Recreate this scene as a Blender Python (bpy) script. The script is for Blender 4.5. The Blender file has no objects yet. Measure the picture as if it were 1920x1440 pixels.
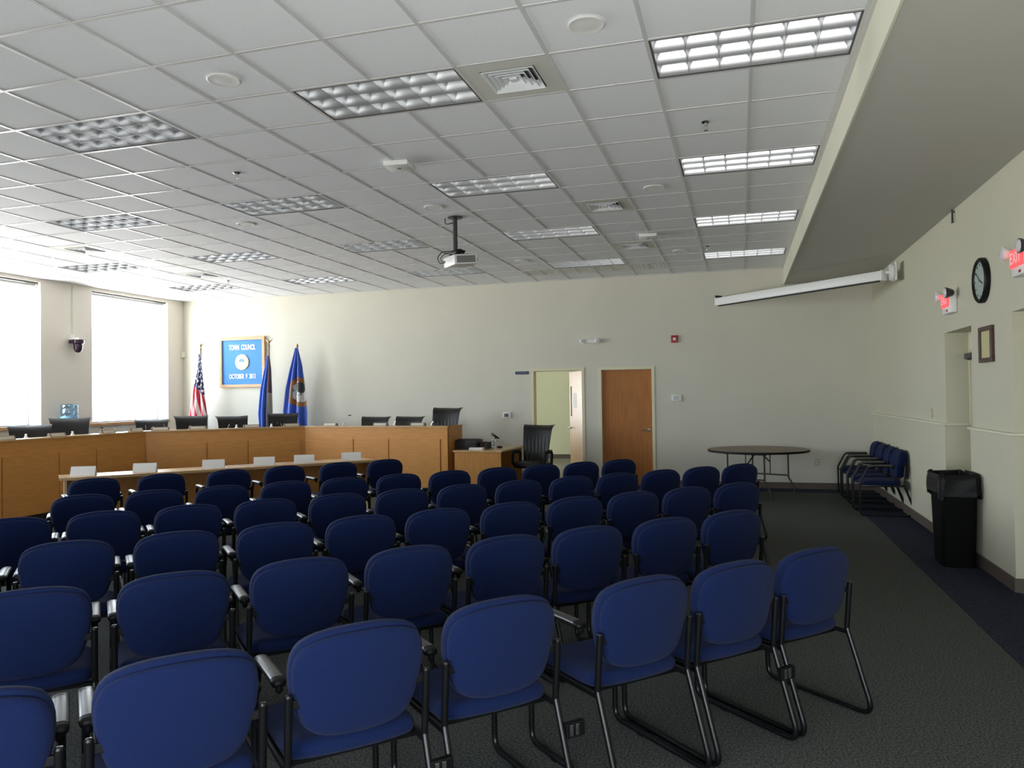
import bpy, bmesh, math, random
from mathutils import Vector, Matrix
random.seed(7)
PI = math.pi
SC = bpy.context.scene
COL = SC.collection

# ------------------------------------------------------------------ camera
F_PX = 1441.88
yaw, pitch, roll = 0.28692, 0.01554, -0.01414
fw = Vector((-math.sin(yaw)*math.cos(pitch), math.cos(yaw)*math.cos(pitch), math.sin(pitch)))
rt = Vector((math.cos(yaw), math.sin(yaw), 0.0))
up = rt.cross(fw)
rt2 = rt*math.cos(roll) + up*math.sin(roll)
up2 = -rt*math.sin(roll) + up*math.cos(roll)
CAM = Vector((0.49836, -4.6312, 1.64))
cd = bpy.data.cameras.new('camera')
cd.sensor_width = 36.0
cd.lens = F_PX/1920*36.0
cd.clip_start = 0.05
cam = bpy.data.objects.new('camera', cd)
COL.objects.link(cam)
cam.matrix_world = Matrix(((rt2.x, up2.x, -fw.x, CAM.x), (rt2.y, up2.y, -fw.y, CAM.y), (rt2.z, up2.z, -fw.z, CAM.z), (0, 0, 0, 1)))
SC.camera = cam

# ------------------------------------------------------------------ daylight and exposure
w = bpy.data.worlds.new('overcast_sky')
SC.world = w
w.use_nodes = True
bg = w.node_tree.nodes['Background']
# blue-white sky over pale sunlit paving: below the horizon the ground is brighter than the sky
wn_ = w.node_tree
tcw = wn_.nodes.new('ShaderNodeTexCoord'); sep = wn_.nodes.new('ShaderNodeSeparateXYZ'); rmp = wn_.nodes.new('ShaderNodeValToRGB')
mad = wn_.nodes.new('ShaderNodeMath'); mad.operation = 'MULTIPLY_ADD'; mad.inputs[1].default_value = 0.5; mad.inputs[2].default_value = 0.5
wn_.links.new(tcw.outputs['Generated'], sep.inputs[0]); wn_.links.new(sep.outputs['Z'], mad.inputs[0]); wn_.links.new(mad.outputs[0], rmp.inputs['Fac'])
SKY, HORIZON, GROUND = (0.46, 0.56, 0.70), (0.78, 0.84, 0.90), (1.0, 0.98, 0.95)
e = rmp.color_ramp.elements
e[0].position = 0.40; e[0].color = (*GROUND, 1)
e[1].position = 0.53; e[1].color = (*HORIZON, 1)
e2 = e.new(0.75); e2.color = (*SKY, 1)
wn_.links.new(rmp.outputs['Color'], bg.inputs['Color'])
bg.inputs['Strength'].default_value = 20.0
SC.view_settings.view_transform = 'Standard'
SC.view_settings.look = 'None'
SC.view_settings.exposure = -0.18
SC.view_settings.gamma = 1.0
SC.view_settings.use_curve_mapping = False
SC.cycles.max_bounces = 10
SC.cycles.diffuse_bounces = 7
SC.cycles.glossy_bounces = 4
SC.cycles.transparent_max_bounces = 8
SC.cycles.use_denoising = True
SC.cycles.sample_clamp_indirect = 6.0
SC.cycles.caustics_reflective = False
SC.cycles.caustics_refractive = False

XL, XR, YB, YN, H = -10.96, 2.63, 9.22, -5.45, 3.761     # room: left, right, back, near wall, ceiling
T = 0.6096                                               # ceiling module
LEFT_WINDOWS = [(6.80, 8.77), (3.75, 5.71), (0.69, 2.66), (-2.36, -0.40)]
SILL, HEAD = 1.25, 3.70
ADDED_NEAR_WINDOWS = [(-2.3, -0.1), (0.1, 2.3)]  # unseen windows added and shaped to light the nearest chair backs
NSILL, NHEAD = 0.30, 1.95

def portal(name, loc, rot, sx, sy):
    l = bpy.data.lights.new(name, 'AREA')
    l.shape = 'RECTANGLE'; l.size = sx; l.size_y = sy
    l.cycles.is_portal = True
    o = bpy.data.objects.new(name, l); COL.objects.link(o)
    o.location = loc; o.rotation_euler = rot
for a, b in LEFT_WINDOWS:
    portal('window_daylight', (XL-0.33, (a+b)/2, (SILL+HEAD)/2), (0, -PI/2, 0), HEAD-SILL, b-a)
for a, b in ADDED_NEAR_WINDOWS:
    portal('window_daylight', ((a+b)/2, YN-0.33, (NSILL+NHEAD)/2), (PI/2, 0, 0), b-a, NHEAD-NSILL)
portal('window_daylight', (-6.33, 12.1, 1.6), (0, -PI/2, 0), 1.6, 2.4)  # unseen side window added to light the room beyond the door

# ------------------------------------------------------------------ materials
def mat(name, base, rough=0.6, metal=0.0, bump=None, noise=None, spec=0.5, sheen=0.0, emit=None):
    """bump=(scale,strength,stretch)  noise=(scale, amount, stretch) darkens/lightens the colour"""
    m = bpy.data.materials.new(name); m.use_nodes = True
    nt = m.node_tree; b = nt.nodes['Principled BSDF']
    b.inputs['Base Color'].default_value = (*base, 1)
    b.inputs['Roughness'].default_value = rough
    b.inputs['Metallic'].default_value = metal
    b.inputs['Specular IOR Level'].default_value = spec
    if sheen:
        b.inputs['Sheen Weight'].default_value = sheen
        b.inputs['Sheen Roughness'].default_value = 0.5
    if emit:
        b.inputs['Emission Color'].default_value = (*emit[:3], 1)
        b.inputs['Emission Strength'].default_value = emit[3]
    tc = None
    def nz(scale, stretch):
        nonlocal tc
        if tc is None: tc = nt.nodes.new('ShaderNodeTexCoord')
        mp = nt.nodes.new('ShaderNodeMapping'); mp.inputs['Scale'].default_value = stretch
        n = nt.nodes.new('ShaderNodeTexNoise'); n.inputs['Scale'].default_value = scale; n.inputs['Detail'].default_value = 3
        nt.links.new(tc.outputs['Object'], mp.inputs['Vector']); nt.links.new(mp.outputs['Vector'], n.inputs['Vector'])
        return n
    if noise:
        n = nz(noise[0], noise[2])
        r = nt.nodes.new('ShaderNodeValToRGB')
        a = noise[1]
        r.color_ramp.elements[0].position = 0.3; r.color_ramp.elements[1].position = 0.7
        r.color_ramp.elements[0].color = (*[c*(1-a) for c in base], 1)
        r.color_ramp.elements[1].color = (*[min(1, c*(1+a)) for c in base], 1)
        nt.links.new(n.outputs['Fac'], r.inputs['Fac']); nt.links.new(r.outputs['Color'], b.inputs['Base Color'])
    if bump:
        n = nz(bump[0], bump[2])
        bp = nt.nodes.new('ShaderNodeBump'); bp.inputs['Strength'].default_value = bump[1]; bp.inputs['Distance'].default_value = 0.004
        nt.links.new(n.outputs['Fac'], bp.inputs['Height']); nt.links.new(bp.outputs['Normal'], b.inputs['Normal'])
    return m
ONE = (1, 1, 1)
def glassmat(name, tint=(1, 1, 1), gloss=0.06):
    m = bpy.data.materials.new(name); m.use_nodes = True
    nt = m.node_tree; nt.nodes.remove(nt.nodes['Principled BSDF'])
    out = nt.nodes['Material Output']
    t = nt.nodes.new('ShaderNodeBsdfTransparent'); t.inputs['Color'].default_value = (*tint, 1)
    g = nt.nodes.new('ShaderNodeBsdfGlossy'); g.inputs['Roughness'].default_value = 0.02
    x = nt.nodes.new('ShaderNodeMixShader'); x.inputs['Fac'].default_value = gloss
    nt.links.new(t.outputs[0], x.inputs[1]); nt.links.new(g.outputs[0], x.inputs[2]); nt.links.new(x.outputs[0], out.inputs['Surface'])
    return m

M = {}
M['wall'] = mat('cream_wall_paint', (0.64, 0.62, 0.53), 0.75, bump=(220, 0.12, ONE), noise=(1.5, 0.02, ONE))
M['wall_left'] = mat('cream_paint_window_glare', (0.80, 0.755, 0.67), 0.75, bump=(220, 0.12, ONE))  # same cream paint, lightened to carry the window glare in its colour
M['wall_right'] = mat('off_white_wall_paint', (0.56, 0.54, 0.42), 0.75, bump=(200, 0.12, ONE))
M['hall'] = mat('pale_green_wall_paint', (0.66, 0.66, 0.47), 0.75, bump=(200, 0.1, ONE))
M['soffit'] = mat('soffit_paint', (0.52, 0.51, 0.47), 0.8, bump=(200, 0.1, ONE))
M['tile'] = mat('mineral_fibre_tile', (0.81, 0.825, 0.85), 0.9, bump=(160, 0.35, ONE), noise=(120, 0.04, ONE))
M['grid'] = mat('white_enamel_grid', (0.64, 0.64, 0.635), 0.27, spec=0.8)
M['deck'] = mat('dark_plenum', (0.1, 0.1, 0.1), 0.9)
M['carpet'] = mat('grey_green_carpet', (0.083, 0.088, 0.083), 0.95, bump=(500, 0.9, ONE), noise=(95, 0.75, ONE), spec=0.1)
M['border'] = mat('navy_carpet', (0.030, 0.035, 0.057), 0.95, bump=(500, 0.9, ONE), noise=(95, 0.6, ONE), spec=0.1)
M['hallcarpet'] = mat('beige_carpet', (0.22, 0.20, 0.14), 0.95, bump=(900, 0.9, ONE), noise=(260, 0.25, ONE), spec=0.1)
M['base'] = mat('brown_rubber_base', (0.10, 0.075, 0.06), 0.6)
M['frame'] = mat('cream_door_frame_enamel', (0.70, 0.66, 0.48), 0.45)
M['white'] = mat('white_plastic', (0.80, 0.80, 0.78), 0.4)
M['trim'] = mat('cream_trim', (0.70, 0.68, 0.55), 0.6)
M['oak'] = mat('maple_veneer', (0.56, 0.262, 0.072), 0.36, noise=(5, 0.10, (1, 1, 12)), bump=(60, 0.05, (1, 1, 12)), spec=0.35)
M['oakside'] = mat('maple_veneer_vertical', (0.52, 0.245, 0.068), 0.4, noise=(5, 0.15, (9, 9, 0.7)), spec=0.35)
M['door'] = mat('red_oak_door_veneer', (0.39, 0.15, 0.035), 0.45, noise=(4, 0.14, (7, 7, 0.5)), spec=0.3)
M['doorlight'] = mat('blond_door_veneer', (0.50, 0.28, 0.10), 0.4, noise=(4, 0.1, (7, 7, 0.5)), spec=0.45)
M['tabletop'] = mat('beech_laminate_top', (0.56, 0.36, 0.17), 0.22, noise=(4, 0.1, (1, 1, 8)), spec=0.6)
M['sill'] = mat('oak_window_sill', (0.55, 0.30, 0.13), 0.4, noise=(3, 0.15, (8, 1, 1)))
M['fabric'] = mat('royal_blue_upholstery', (0.0038, 0.0112, 0.055), 0.85, bump=(700, 0.5, ONE), noise=(420, 0.25, ONE), spec=0.14, sheen=0.04)
M['black'] = mat('black_powder_coat', (0.004, 0.004, 0.0045), 0.3, spec=0.35)
M['pad'] = mat('black_armrest_plastic', (0.008, 0.008, 0.008), 0.33, spec=1.0)
M['blackplastic'] = mat('black_plastic', (0.0035, 0.0035, 0.004), 0.5, spec=0.22)
M['leather'] = mat('black_leather', (0.006, 0.0057, 0.0057), 0.45, bump=(120, 0.3, ONE), spec=0.36)
M['chrome'] = mat('brushed_steel', (0.6, 0.6, 0.6), 0.25, metal=1)
M['louver'] = mat('semi_specular_louver', (0.60, 0.61, 0.63), 0.36, metal=0.85)
M['housing'] = mat('white_troffer_enamel', (0.55, 0.56, 0.57), 0.4)
M['rim'] = mat('gap_shadow_trim', (0.09, 0.085, 0.085), 0.5)  # dark colour stands in for the shadow gap round each ceiling light
M['tube'] = mat('white_lamp_tube', (0.85, 0.85, 0.85), 0.3)
M['vent'] = mat('painted_diffuser', (0.62, 0.62, 0.57), 0.5)
M['ventlouver'] = mat('white_diffuser_louver', (0.72, 0.74, 0.76), 0.4)
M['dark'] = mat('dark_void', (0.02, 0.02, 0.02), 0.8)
M['bag'] = mat('black_bin_liner', (0.005, 0.005, 0.005), 0.5, bump=(25, 0.8, ONE), spec=0.2)
M['bin'] = mat('black_bin_plastic', (0.003, 0.003, 0.003), 0.6, spec=0.1)
M['folding'] = mat('brown_laminate_top', (0.16, 0.105, 0.055), 0.4, noise=(6, 0.25, (1, 9, 1)))
M['legsteel'] = mat('dark_brown_steel', (0.05, 0.045, 0.04), 0.4, metal=0.4)
M['paper'] = mat('white_paper', (0.80, 0.80, 0.80), 0.7)
M['red'] = mat('red_plastic', (0.35, 0.02, 0.015), 0.4)
M['exit'] = mat('lit_red_exit_face', (0.8, 0.05, 0.05), 0.4, emit=(1.0, 0.09, 0.11, 1.1))
M['lens'] = mat('lamp_lens', (0.65, 0.60, 0.62), 0.15, spec=0.8)
M['darkmetal'] = mat('dark_bronze', (0.045, 0.045, 0.045), 0.4, metal=0.3)
M['purple'] = mat('grey_dome_purple_fringing', (0.035, 0.015, 0.035), 0.2)  # dark grey dome with purple lens fringing put into its colour
M['plaque'] = mat('slate_blue_plaque', (0.03, 0.045, 0.10), 0.4)
M['greydisp'] = mat('grey_display', (0.11, 0.12, 0.115), 0.2)
M['clockface'] = mat('pale_green_clock_face', (0.46, 0.53, 0.48), 0.4)
M['mahogany'] = mat('dark_mahogany', (0.055, 0.02, 0.018), 0.35)
M['parchment'] = mat('yellowed_certificate', (0.55, 0.50, 0.27), 0.6, noise=(40, 0.15, (1, 1, 6)))
M['boardblue'] = mat('sky_blue_board', (0.03, 0.21, 0.66), 0.6)
M['pine'] = mat('light_oak_frame', (0.55, 0.35, 0.18), 0.45, noise=(5, 0.1, (1, 1, 6)))
M['letters'] = mat('white_letters', (0.9, 0.9, 0.9), 0.5)
M['cream'] = mat('cream_gold_seal', (0.68, 0.60, 0.36), 0.5)
M['teal'] = mat('teal_seal', (0.10, 0.26, 0.28), 0.5)
M['gold'] = mat('gilt', (0.22, 0.14, 0.05), 0.35, metal=0.6)
M['plate'] = mat('brown_name_block', (0.20, 0.14, 0.09), 0.45)
M['plateface'] = mat('pale_name_strip', (0.55, 0.50, 0.42), 0.4)
M['bottle'] = glassmat('clear_plastic', (0.80, 0.88, 0.92), 0.15)
M['jug'] = glassmat('blue_clear_jug', (0.55, 0.75, 0.90), 0.18)
M['glass'] = glassmat('window_glass', (0.97, 0.98, 0.98), 0.04)
M['doorglass'] = mat('dark_wired_glass', (0.10, 0.055, 0.03), 0.1)
M['cable'] = mat('dark_cable', (0.03, 0.03, 0.025), 0.5)
M['box'] = mat('charcoal_case', (0.02, 0.02, 0.025), 0.45)
M['projector'] = mat('light_grey_projector', (0.72, 0.72, 0.70), 0.4)
M['mesh'] = mat('grey_vent_mesh', (0.20, 0.20, 0.20), 0.5)
M['beige'] = mat('beige_switch_plate', (0.50, 0.42, 0.28), 0.4)
M['brownpole'] = mat('dark_oak_pole', (0.12, 0.06, 0.025), 0.4)

# ------------------------------------------------------------------ helpers
def link(o, parent=None):
    COL.objects.link(o)
    if parent is not None: o.parent = parent
    return o
def thing(name, label, cat, loc=(0, 0, 0), rz=0.0, group=None, kind=None):
    o = bpy.data.objects.new(name, None); o.empty_display_size = 0.1
    COL.objects.link(o); o.location = loc; o.rotation_euler = (0, 0, rz)
    return tag(o, label, cat, group, kind)
def tag(o, label, cat, group=None, kind=None):
    o['label'] = label; o['category'] = cat
    if group: o['group'] = group
    if kind: o['kind'] = kind
    return o

class B:
    """collects shapes into one mesh"""
    def __init__(s): s.bm = bmesh.new()
    def box(s, x0, x1, y0, y1, z0, z1, bev=0.0, mi=0, mx=None):
        r = bmesh.ops.create_cube(s.bm, size=1)
        vs = r['verts']
        for v in vs: v.co = Vector(((x0+x1)/2+v.co.x*(x1-x0), (y0+y1)/2+v.co.y*(y1-y0), (z0+z1)/2+v.co.z*(z1-z0)))
        fs = set(f for v in vs for f in v.link_faces)
        if bev > 0:
            es = list(set(e for v in vs for e in v.link_edges))
            rr = bmesh.ops.bevel(s.bm, geom=es, offset=bev, segments=2, affect='EDGES', profile=0.5)
            fs = set(rr['faces']); vs = list(set(v for f in fs for v in f.verts))
            fs = set(f for v in vs for f in v.link_faces)
        for f in fs: f.material_index = mi
        if mx is not None:
            for v in set(v for f in fs for v in f.verts): v.co = mx @ v.co
        return s
    def loft(s, rings, cap0=True, cap1=True, closed=True, mi=0):
        vr = [[s.bm.verts.new(p) for p in r] for r in rings]
        n = len(rings[0])
        for a, b in zip(vr, vr[1:]):
            for i in range(n if closed else n-1):
                j = (i+1) % n
                f = s.bm.faces.new((a[i], a[j], b[j], b[i])); f.material_index = mi
        if cap0: f = s.bm.faces.new(list(reversed(vr[0]))); f.material_index = mi
        if cap1: f = s.bm.faces.new(vr[-1]); f.material_index = mi
        return s
    def lathe(s, prof, c=(0, 0, 0), n=24, axis='z', mi=0):
        rings = []
        for r, h in prof:
            r = max(r, 1e-5)
            ring = []
            for i in range(n):
                a = 2*PI*i/n
                x, y = r*math.cos(a), r*math.sin(a)
                p = {'z': (x, y, h), 'y': (x, h, -y), 'x': (h, x, y)}[axis]
                ring.append((c[0]+p[0], c[1]+p[1], c[2]+p[2]))
            rings.append(ring)
        return s.loft(rings, mi=mi)
    def cyl(s, p0, p1, r, n=12, r1=None, mi=0):
        return s.tube([p0, p1], r, n, mi=mi, r1=r1)
    def tube(s, pts, r, n=8, mi=0, r1=None, closed=False):
        pts = [Vector(p) for p in pts]
        rings = []
        m = len(pts)
        prev = None
        for i, p in enumerate(pts):
            if i == 0: t = pts[1]-p
            elif i == m-1: t = p-pts[i-1]
            else: t = (pts[i+1]-p).normalized()+(p-pts[i-1]).normalized()
            t.normalize()
            if prev is None:
                a = Vector((0, 0, 1)) if abs(t.z) < 0.9 else Vector((1, 0, 0))
                u = t.cross(a).normalized()
            else:
                u = (prev-t*prev.dot(t)).normalized()
            prev = u
            v = t.cross(u)
            rr = r if r1 is None else r+(r1-r)*i/(m-1)
            rings.append([p+(u*math.cos(2*PI*k/n)+v*math.sin(2*PI*k/n))*rr for k in range(n)])
        return s.loft(rings, mi=mi)
    def poly(s, pts, mi=0):
        f = s.bm.faces.new([s.bm.verts.new(p) for p in pts]); f.material_index = mi
        return s
    def prism(s, outline, a, b, mi=0):
        """outline: list of (x,y); extruded z a..b"""
        return s.loft([[(x, y, a) for x, y in outline], [(x, y, b) for x, y in outline]], mi=mi)
    def move(s, mx):
        bmesh.ops.transform(s.bm, matrix=mx, verts=s.bm.verts[:]); return s
    def mesh(s, name, mats, smooth=None):
        bmesh.ops.recalc_face_normals(s.bm, faces=s.bm.faces[:])
        me = bpy.data.meshes.new(name); s.bm.to_mesh(me); s.bm.free()
        for m in (mats if isinstance(mats, (list, tuple)) else [mats]): me.materials.append(m)
        if smooth:
            me.shade_smooth(); me.set_sharp_from_angle(angle=math.radians(smooth))
        return me
    def obj(s, name, mats, parent=None, smooth=None, loc=None, rot=None):
        o = bpy.data.objects.new(name, s.mesh(name, mats, smooth))
        link(o, parent)
        if loc: o.location = loc
        if rot: o.rotation_euler = rot
        return o
def inst(name, me, parent=None, loc=(0, 0, 0), rot=(0, 0, 0), scale=None):
    o = bpy.data.objects.new(name, me); link(o, parent); o.location = loc; o.rotation_euler = rot
    if scale: o.scale = scale
    return o
def dup(root, loc, rz, label, group=None):
    r = root.copy(); COL.objects.link(r); r.location = loc; r.rotation_euler = (0, 0, rz); r['label'] = label
    if group: r['group'] = group
    for ch in list(root.children):
        c = ch.copy(); COL.objects.link(c); c.parent = r
        for g in list(ch.children):
            d = g.copy(); COL.objects.link(d); d.parent = c
    return r
def fillet(pts, rad, n=5):
    """round the corners of a polyline; rad: one radius per inner corner"""
    pts = [Vector(p) for p in pts]
    out = [pts[0]]
    for i in range(1, len(pts)-1):
        r = rad[i-1] if isinstance(rad, (list, tuple)) else rad
        a, p, b = pts[i-1], pts[i], pts[i+1]
        d0, d1 = (a-p).normalized(), (b-p).normalized()
        ang = d0.angle(d1)
        if r <= 0 or abs(ang-PI) < 0.02: out.append(p); continue
        L = min(r/math.tan(ang/2), (a-p).length*0.49, (b-p).length*0.49)
        s, e = p+d0*L, p+d1*L
        for k in range(n+1):
            t = k/n
            out.append(s*(1-t)**2+p*2*t*(1-t)+e*t*t)
    out.append(pts[-1])
    return out
def catmull(pts, n=4, closed=True):
    P = [Vector(p) for p in pts]; m = len(P); out = []
    for i in range(m):
        p0, p1, p2, p3 = P[(i-1) % m], P[i], P[(i+1) % m], P[(i+2) % m]
        for k in range(n):
            t = k/n
            out.append(0.5*((2*p1)+(p2-p0)*t+(2*p0-5*p1+4*p2-p3)*t*t+(3*p1-p0-3*p2+p3)*t**3))
    return out
def inset(outline, d):
    """shrink a closed counter-clockwise 2-D outline by d along its normals"""
    n = len(outline); out = []
    for i in range(n):
        a, b = outline[i-1], outline[(i+1) % n]
        t = (b-a).normalized()
        out.append(outline[i]+Vector((-t.y, t.x))*d)
    return out
def shrink(outline, d):
    """inset that stays clean for large d: offset a little, then scale about the centre"""
    if d <= 0.02: return inset(outline, d)
    o = inset(outline, 0.02)
    xs = [p.x for p in o]; ys = [p.y for p in o]
    cx, cy = (min(xs)+max(xs))/2, (min(ys)+max(ys))/2
    rx, ry = (max(xs)-min(xs))/2, (max(ys)-min(ys))/2
    k = d-0.02
    return [Vector((cx+(p.x-cx)*(rx-k)/rx, cy+(p.y-cy)*(ry-k)/ry)) for p in o]
def rrect(x0, x1, y0, y1, r, n=4):
    out = []
    for cx, cy, a0 in ((x1-r, y0+r, -PI/2), (x1-r, y1-r, 0), (x0+r, y1-r, PI/2), (x0+r, y0+r, PI)):
        for k in range(n+1):
            a = a0+PI/2*k/n
            out.append(Vector((cx+r*math.cos(a), cy+r*math.sin(a))))
    return out
def text(body, parent, loc, rot, size, m, name='lettering', ext=0.002, sx=1.0, align='CENTER', bold=0.0):
    c = bpy.data.curves.new(name, 'FONT'); c.body = body; c.size = size; c.extrude = ext; c.offset = bold
    c.align_x = align; c.align_y = 'CENTER'; c.materials.append(m)
    f = bpy.data.objects.new(name, c); COL.objects.link(f)
    me = bpy.data.meshes.new_from_object(f.evaluated_get(bpy.context.evaluated_depsgraph_get()))
    bpy.data.objects.remove(f)
    if not me.materials: me.materials.append(m)
    return inst(name, me, parent, loc, rot, (sx, 1, 1))
def wallmesh(name, mats, u0, u1, z0, z1, holes, place, smooth=None):
    """boxes filling a wall rectangle around its openings; place(b, ua, ub, za, zb) adds one box"""
    b = B()
    us = sorted(set([u0, u1]+[h for q in holes for h in q[:2]]))
    for ua, ub in zip(us, us[1:]):
        um = (ua+ub)/2
        cuts = sorted([(q[2], q[3]) for q in holes if q[0] < um < q[1]])
        z = z0
        for a, c in cuts:
            if a > z: place(b, ua, ub, z, a)
            z = c
        if z < z1: place(b, ua, ub, z, z1)
    return b.obj(name, mats)

# ================================================================== STRUCTURE
# ---- floor
b = B()
b.box(XL-0.4, XR+0.35, YN-0.35, YB+0.15, -0.12, 0.0)
floor = b.obj('floor', M['carpet'])
tag(floor, 'dark grey green speckled carpet across the meeting room', 'carpet', kind='structure')
b = B(); b.box(2.07, XR, YN, YB, 0.0, 0.004); b.box(XL, 2.07, 8.74, YB, 0.0, 0.004)
b.obj('carpet_border', M['border'], floor)
# ---- left wall with windows
holes = [(a, c, SILL, HEAD) for a, c in LEFT_WINDOWS]
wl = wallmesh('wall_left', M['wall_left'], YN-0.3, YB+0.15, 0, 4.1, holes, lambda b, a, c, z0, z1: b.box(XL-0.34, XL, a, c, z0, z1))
tag(wl, 'cream wall with the tall bright windows and piers', 'wall', kind='structure')
# ---- back wall with two doors
D1 = (-3.17, -2.25, 0, 2.10); D2 = (-1.90, -0.985, 0, 2.095)
wb = wallmesh('wall_back', M['wall'], XL-0.34, XR+0.35, 0, 4.1, [D1, D2], lambda b, a, c, z0, z1: b.box(a, c, YB, YB+0.15, z0, z1))
tag(wb, 'long cream back wall behind the dais and the two doors', 'wall', kind='structure')
# ---- right wall with recessed doorways
R1 = (3.626, 4.615, 0, 2.25); R2 = (1.35, 2.489, 0, 2.265)
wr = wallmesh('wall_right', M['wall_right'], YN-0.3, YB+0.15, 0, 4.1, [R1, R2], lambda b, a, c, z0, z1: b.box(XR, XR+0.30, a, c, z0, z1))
tag(wr, 'off white wall with two recessed doorways and a chair rail', 'wall', kind='structure')
b = B()                                                        # thicker lower wall under the ledge, wraps into the recesses
for a, c in ((YN, R2[0]), (R2[1], R1[0]), (R1[1], YB)): b.box(XR-0.022, XR, a, c, 0.10, 1.262)
for y, s in ((R1[1], 1), (R2[1], 1)): b.box(XR-0.022, XR+0.22, y-0.022, y, 0.10, 1.262)
for y in (R1[0], R2[0]): b.box(XR-0.022, XR+0.22, y, y+0.022, 0.10, 1.262)
b.obj('lower_wall', M['wall_right'], wr)
b = B()
for a, c in ((YN, R2[0]), (R2[1], R1[0]), (R1[1], YB)): b.box(XR-0.045, XR, a, c, 1.262, 1.282, 0.004)
for y in (R1[1], R2[1]): b.box(XR-0.045, XR+0.22, y-0.045, y, 1.262, 1.282, 0.004)
for y in (R1[0], R2[0]): b.box(XR-0.045, XR+0.22, y, y+0.045, 1.262, 1.282, 0.004)
o = b.obj('trim_1', M['trim']); tag(o, 'thin cream ledge running along the right wall at waist height', 'chair rail', kind='structure')
# ---- near wall behind the camera
wn = wallmesh('wall_near', M['wall'], XL-0.34, XR+0.35, 0, 4.1, [(a, c, NSILL, NHEAD) for a, c in ADDED_NEAR_WINDOWS], lambda b, a, c, z0, z1: b.box(a, c, YN-0.34, YN, z0, z1))
tag(wn, 'cream wall with added unseen windows behind the rows of chairs', 'wall', kind='structure')
# ---- room beyond the open door
HX0, HX1, HY1, HH = -6.0, 0.5, 14.9, 2.75
b = B(); b.box(HX0-0.3, HX1+0.2, YB+0.15, HY1+0.2, -0.12, 0.0); o = b.obj('floor_hall', M['hallcarpet']); tag(o, 'beige carpet seen through the open door', 'carpet', kind='structure')
b = B(); b.box(HX0-0.3, HX1+0.2, HY1, HY1+0.2, 0, HH+0.3); o = b.obj('wall_hall_back', M['hall']); tag(o, 'pale green wall seen through the open door', 'wall', kind='structure')
o = wallmesh('wall_hall_left', M['hall'], YB+0.15, HY1, 0, HH+0.3, [(10.9, 13.3, 0.8, 2.4)], lambda b, a, c, z0, z1: b.box(HX0-0.34, HX0, a, c, z0, z1)); tag(o, 'side wall of the room beyond the open door', 'wall', kind='structure')
b = B(); b.box(HX1, HX1+0.2, YB+0.15, HY1, 0, HH+0.3); o = b.obj('wall_hall_right', M['hall']); tag(o, 'right side wall of the room beyond the open door', 'wall', kind='structure')
b = B(); b.box(HX0-0.3, HX1+0.2, YB+0.15, HY1+0.2, HH, HH+0.15); o = b.obj('ceiling_hall', M['tile']); tag(o, 'white ceiling of the room beyond the open door', 'ceiling', kind='structure')
b = B(); b.box(HX0, HX1, HY1-0.012, HY1, 0, 0.11); o = b.obj('baseboard_hall', M['base']); tag(o, 'brown rubber base in the room beyond the open door', 'baseboard', kind='structure')
# ---- baseboards
b = B()
for a, c in ((XL, D1[0]-0.05), (D1[1]+0.05, D2[0]-0.05), (D2[1]+0.06, XR)): b.box(a, c, YB-0.012, YB, 0, 0.11, 0.003)
o = b.obj('baseboard_back', M['base']); tag(o, 'brown rubber base along the back wall', 'baseboard', kind='structure')
b = B()
for a, c in ((YN, R2[0]), (R2[1], R1[0]), (R1[1], YB)): b.box(XR-0.034, XR, a, c, 0, 0.115, 0.003)
for y in (R1[1], R2[1]): b.box(XR-0.034, XR+0.22, y-0.034, y, 0, 0.115, 0.003)
o = b.obj('baseboard_right', M['base']); tag(o, 'brown rubber base along the right wall', 'baseboard', kind='structure')
b = B(); b.box(XL, XL+0.012, YN, YB, 0, 0.11)
o = b.obj('baseboard_left', M['base']); tag(o, 'brown rubber base under the windows', 'baseboard', kind='structure')
# ---- soffit on the right
b = B(); b.box(1.272, XR+0.1, YN, YB, 3.475, 4.05)
o = b.obj('trim_2', M['soffit']); tag(o, 'wide dropped soffit above the right wall', 'soffit', kind='structure')
b = B(); b.box(1.258, 1.272, YN, YB, 3.468, 3.78)
o = b.obj('trim_3', M['trim']); tag(o, 'upright cream fascia edging the dropped soffit', 'fascia', kind='structure')
# ---- wooden sill along the left wall
b = B(); b.box(XL-0.30, XL+0.05, YN, YB-0.45, 1.195, 1.25, 0.006)
o = b.obj('trim_4', M['sill']); tag(o, 'honey coloured wooden sill running under the windows', 'window sill', kind='structure')
# ---- windows
for i, (a, c) in enumerate(LEFT_WINDOWS):
    b = B(); x = XL-0.30
    fwid = 0.016
    b.box(x-0.03, x+0.03, a, a+fwid, SILL, HEAD); b.box(x-0.03, x+0.03, c-fwid, c, SILL, HEAD)
    b.box(x-0.03, x+0.03, a, c, SILL, SILL+fwid); b.box(x-0.03, x+0.03, a, c, HEAD-fwid, HEAD)
    wo = b.obj('window_%d' % (i+1), M['white'])
    tag(wo, ['bright tall window beside the flag corner', 'bright tall window by the near end of the dais', 'tall window in the left wall, third from the back', 'tall window in the left wall, fourth from the back'][i], 'window', kind='structure')
    B().box(x-0.004, x+0.004, a+fwid, c-fwid, SILL+fwid, HEAD-fwid).obj('pane', M['glass'], wo)
    b = B(); b.tube([(XL-0.10, a+0.05, HEAD-0.055), (XL-0.10, c-0.05, HEAD-0.055)], 0.028, 12); b.obj('shade_roller', M['white'], wo, 40)
    b = B(); b.box(XL-0.16, XL-0.03, a+0.02, c-0.02, HEAD-0.022, HEAD-0.002); b.obj('shade_rail', M['darkmetal'], wo)
    for y in (a+0.025, c-0.045):
        B().box(XL-0.15, XL-0.05, y, y+0.02, HEAD-0.11, HEAD-0.015, 0.004).obj('shade_bracket', M['white'], wo)
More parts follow.
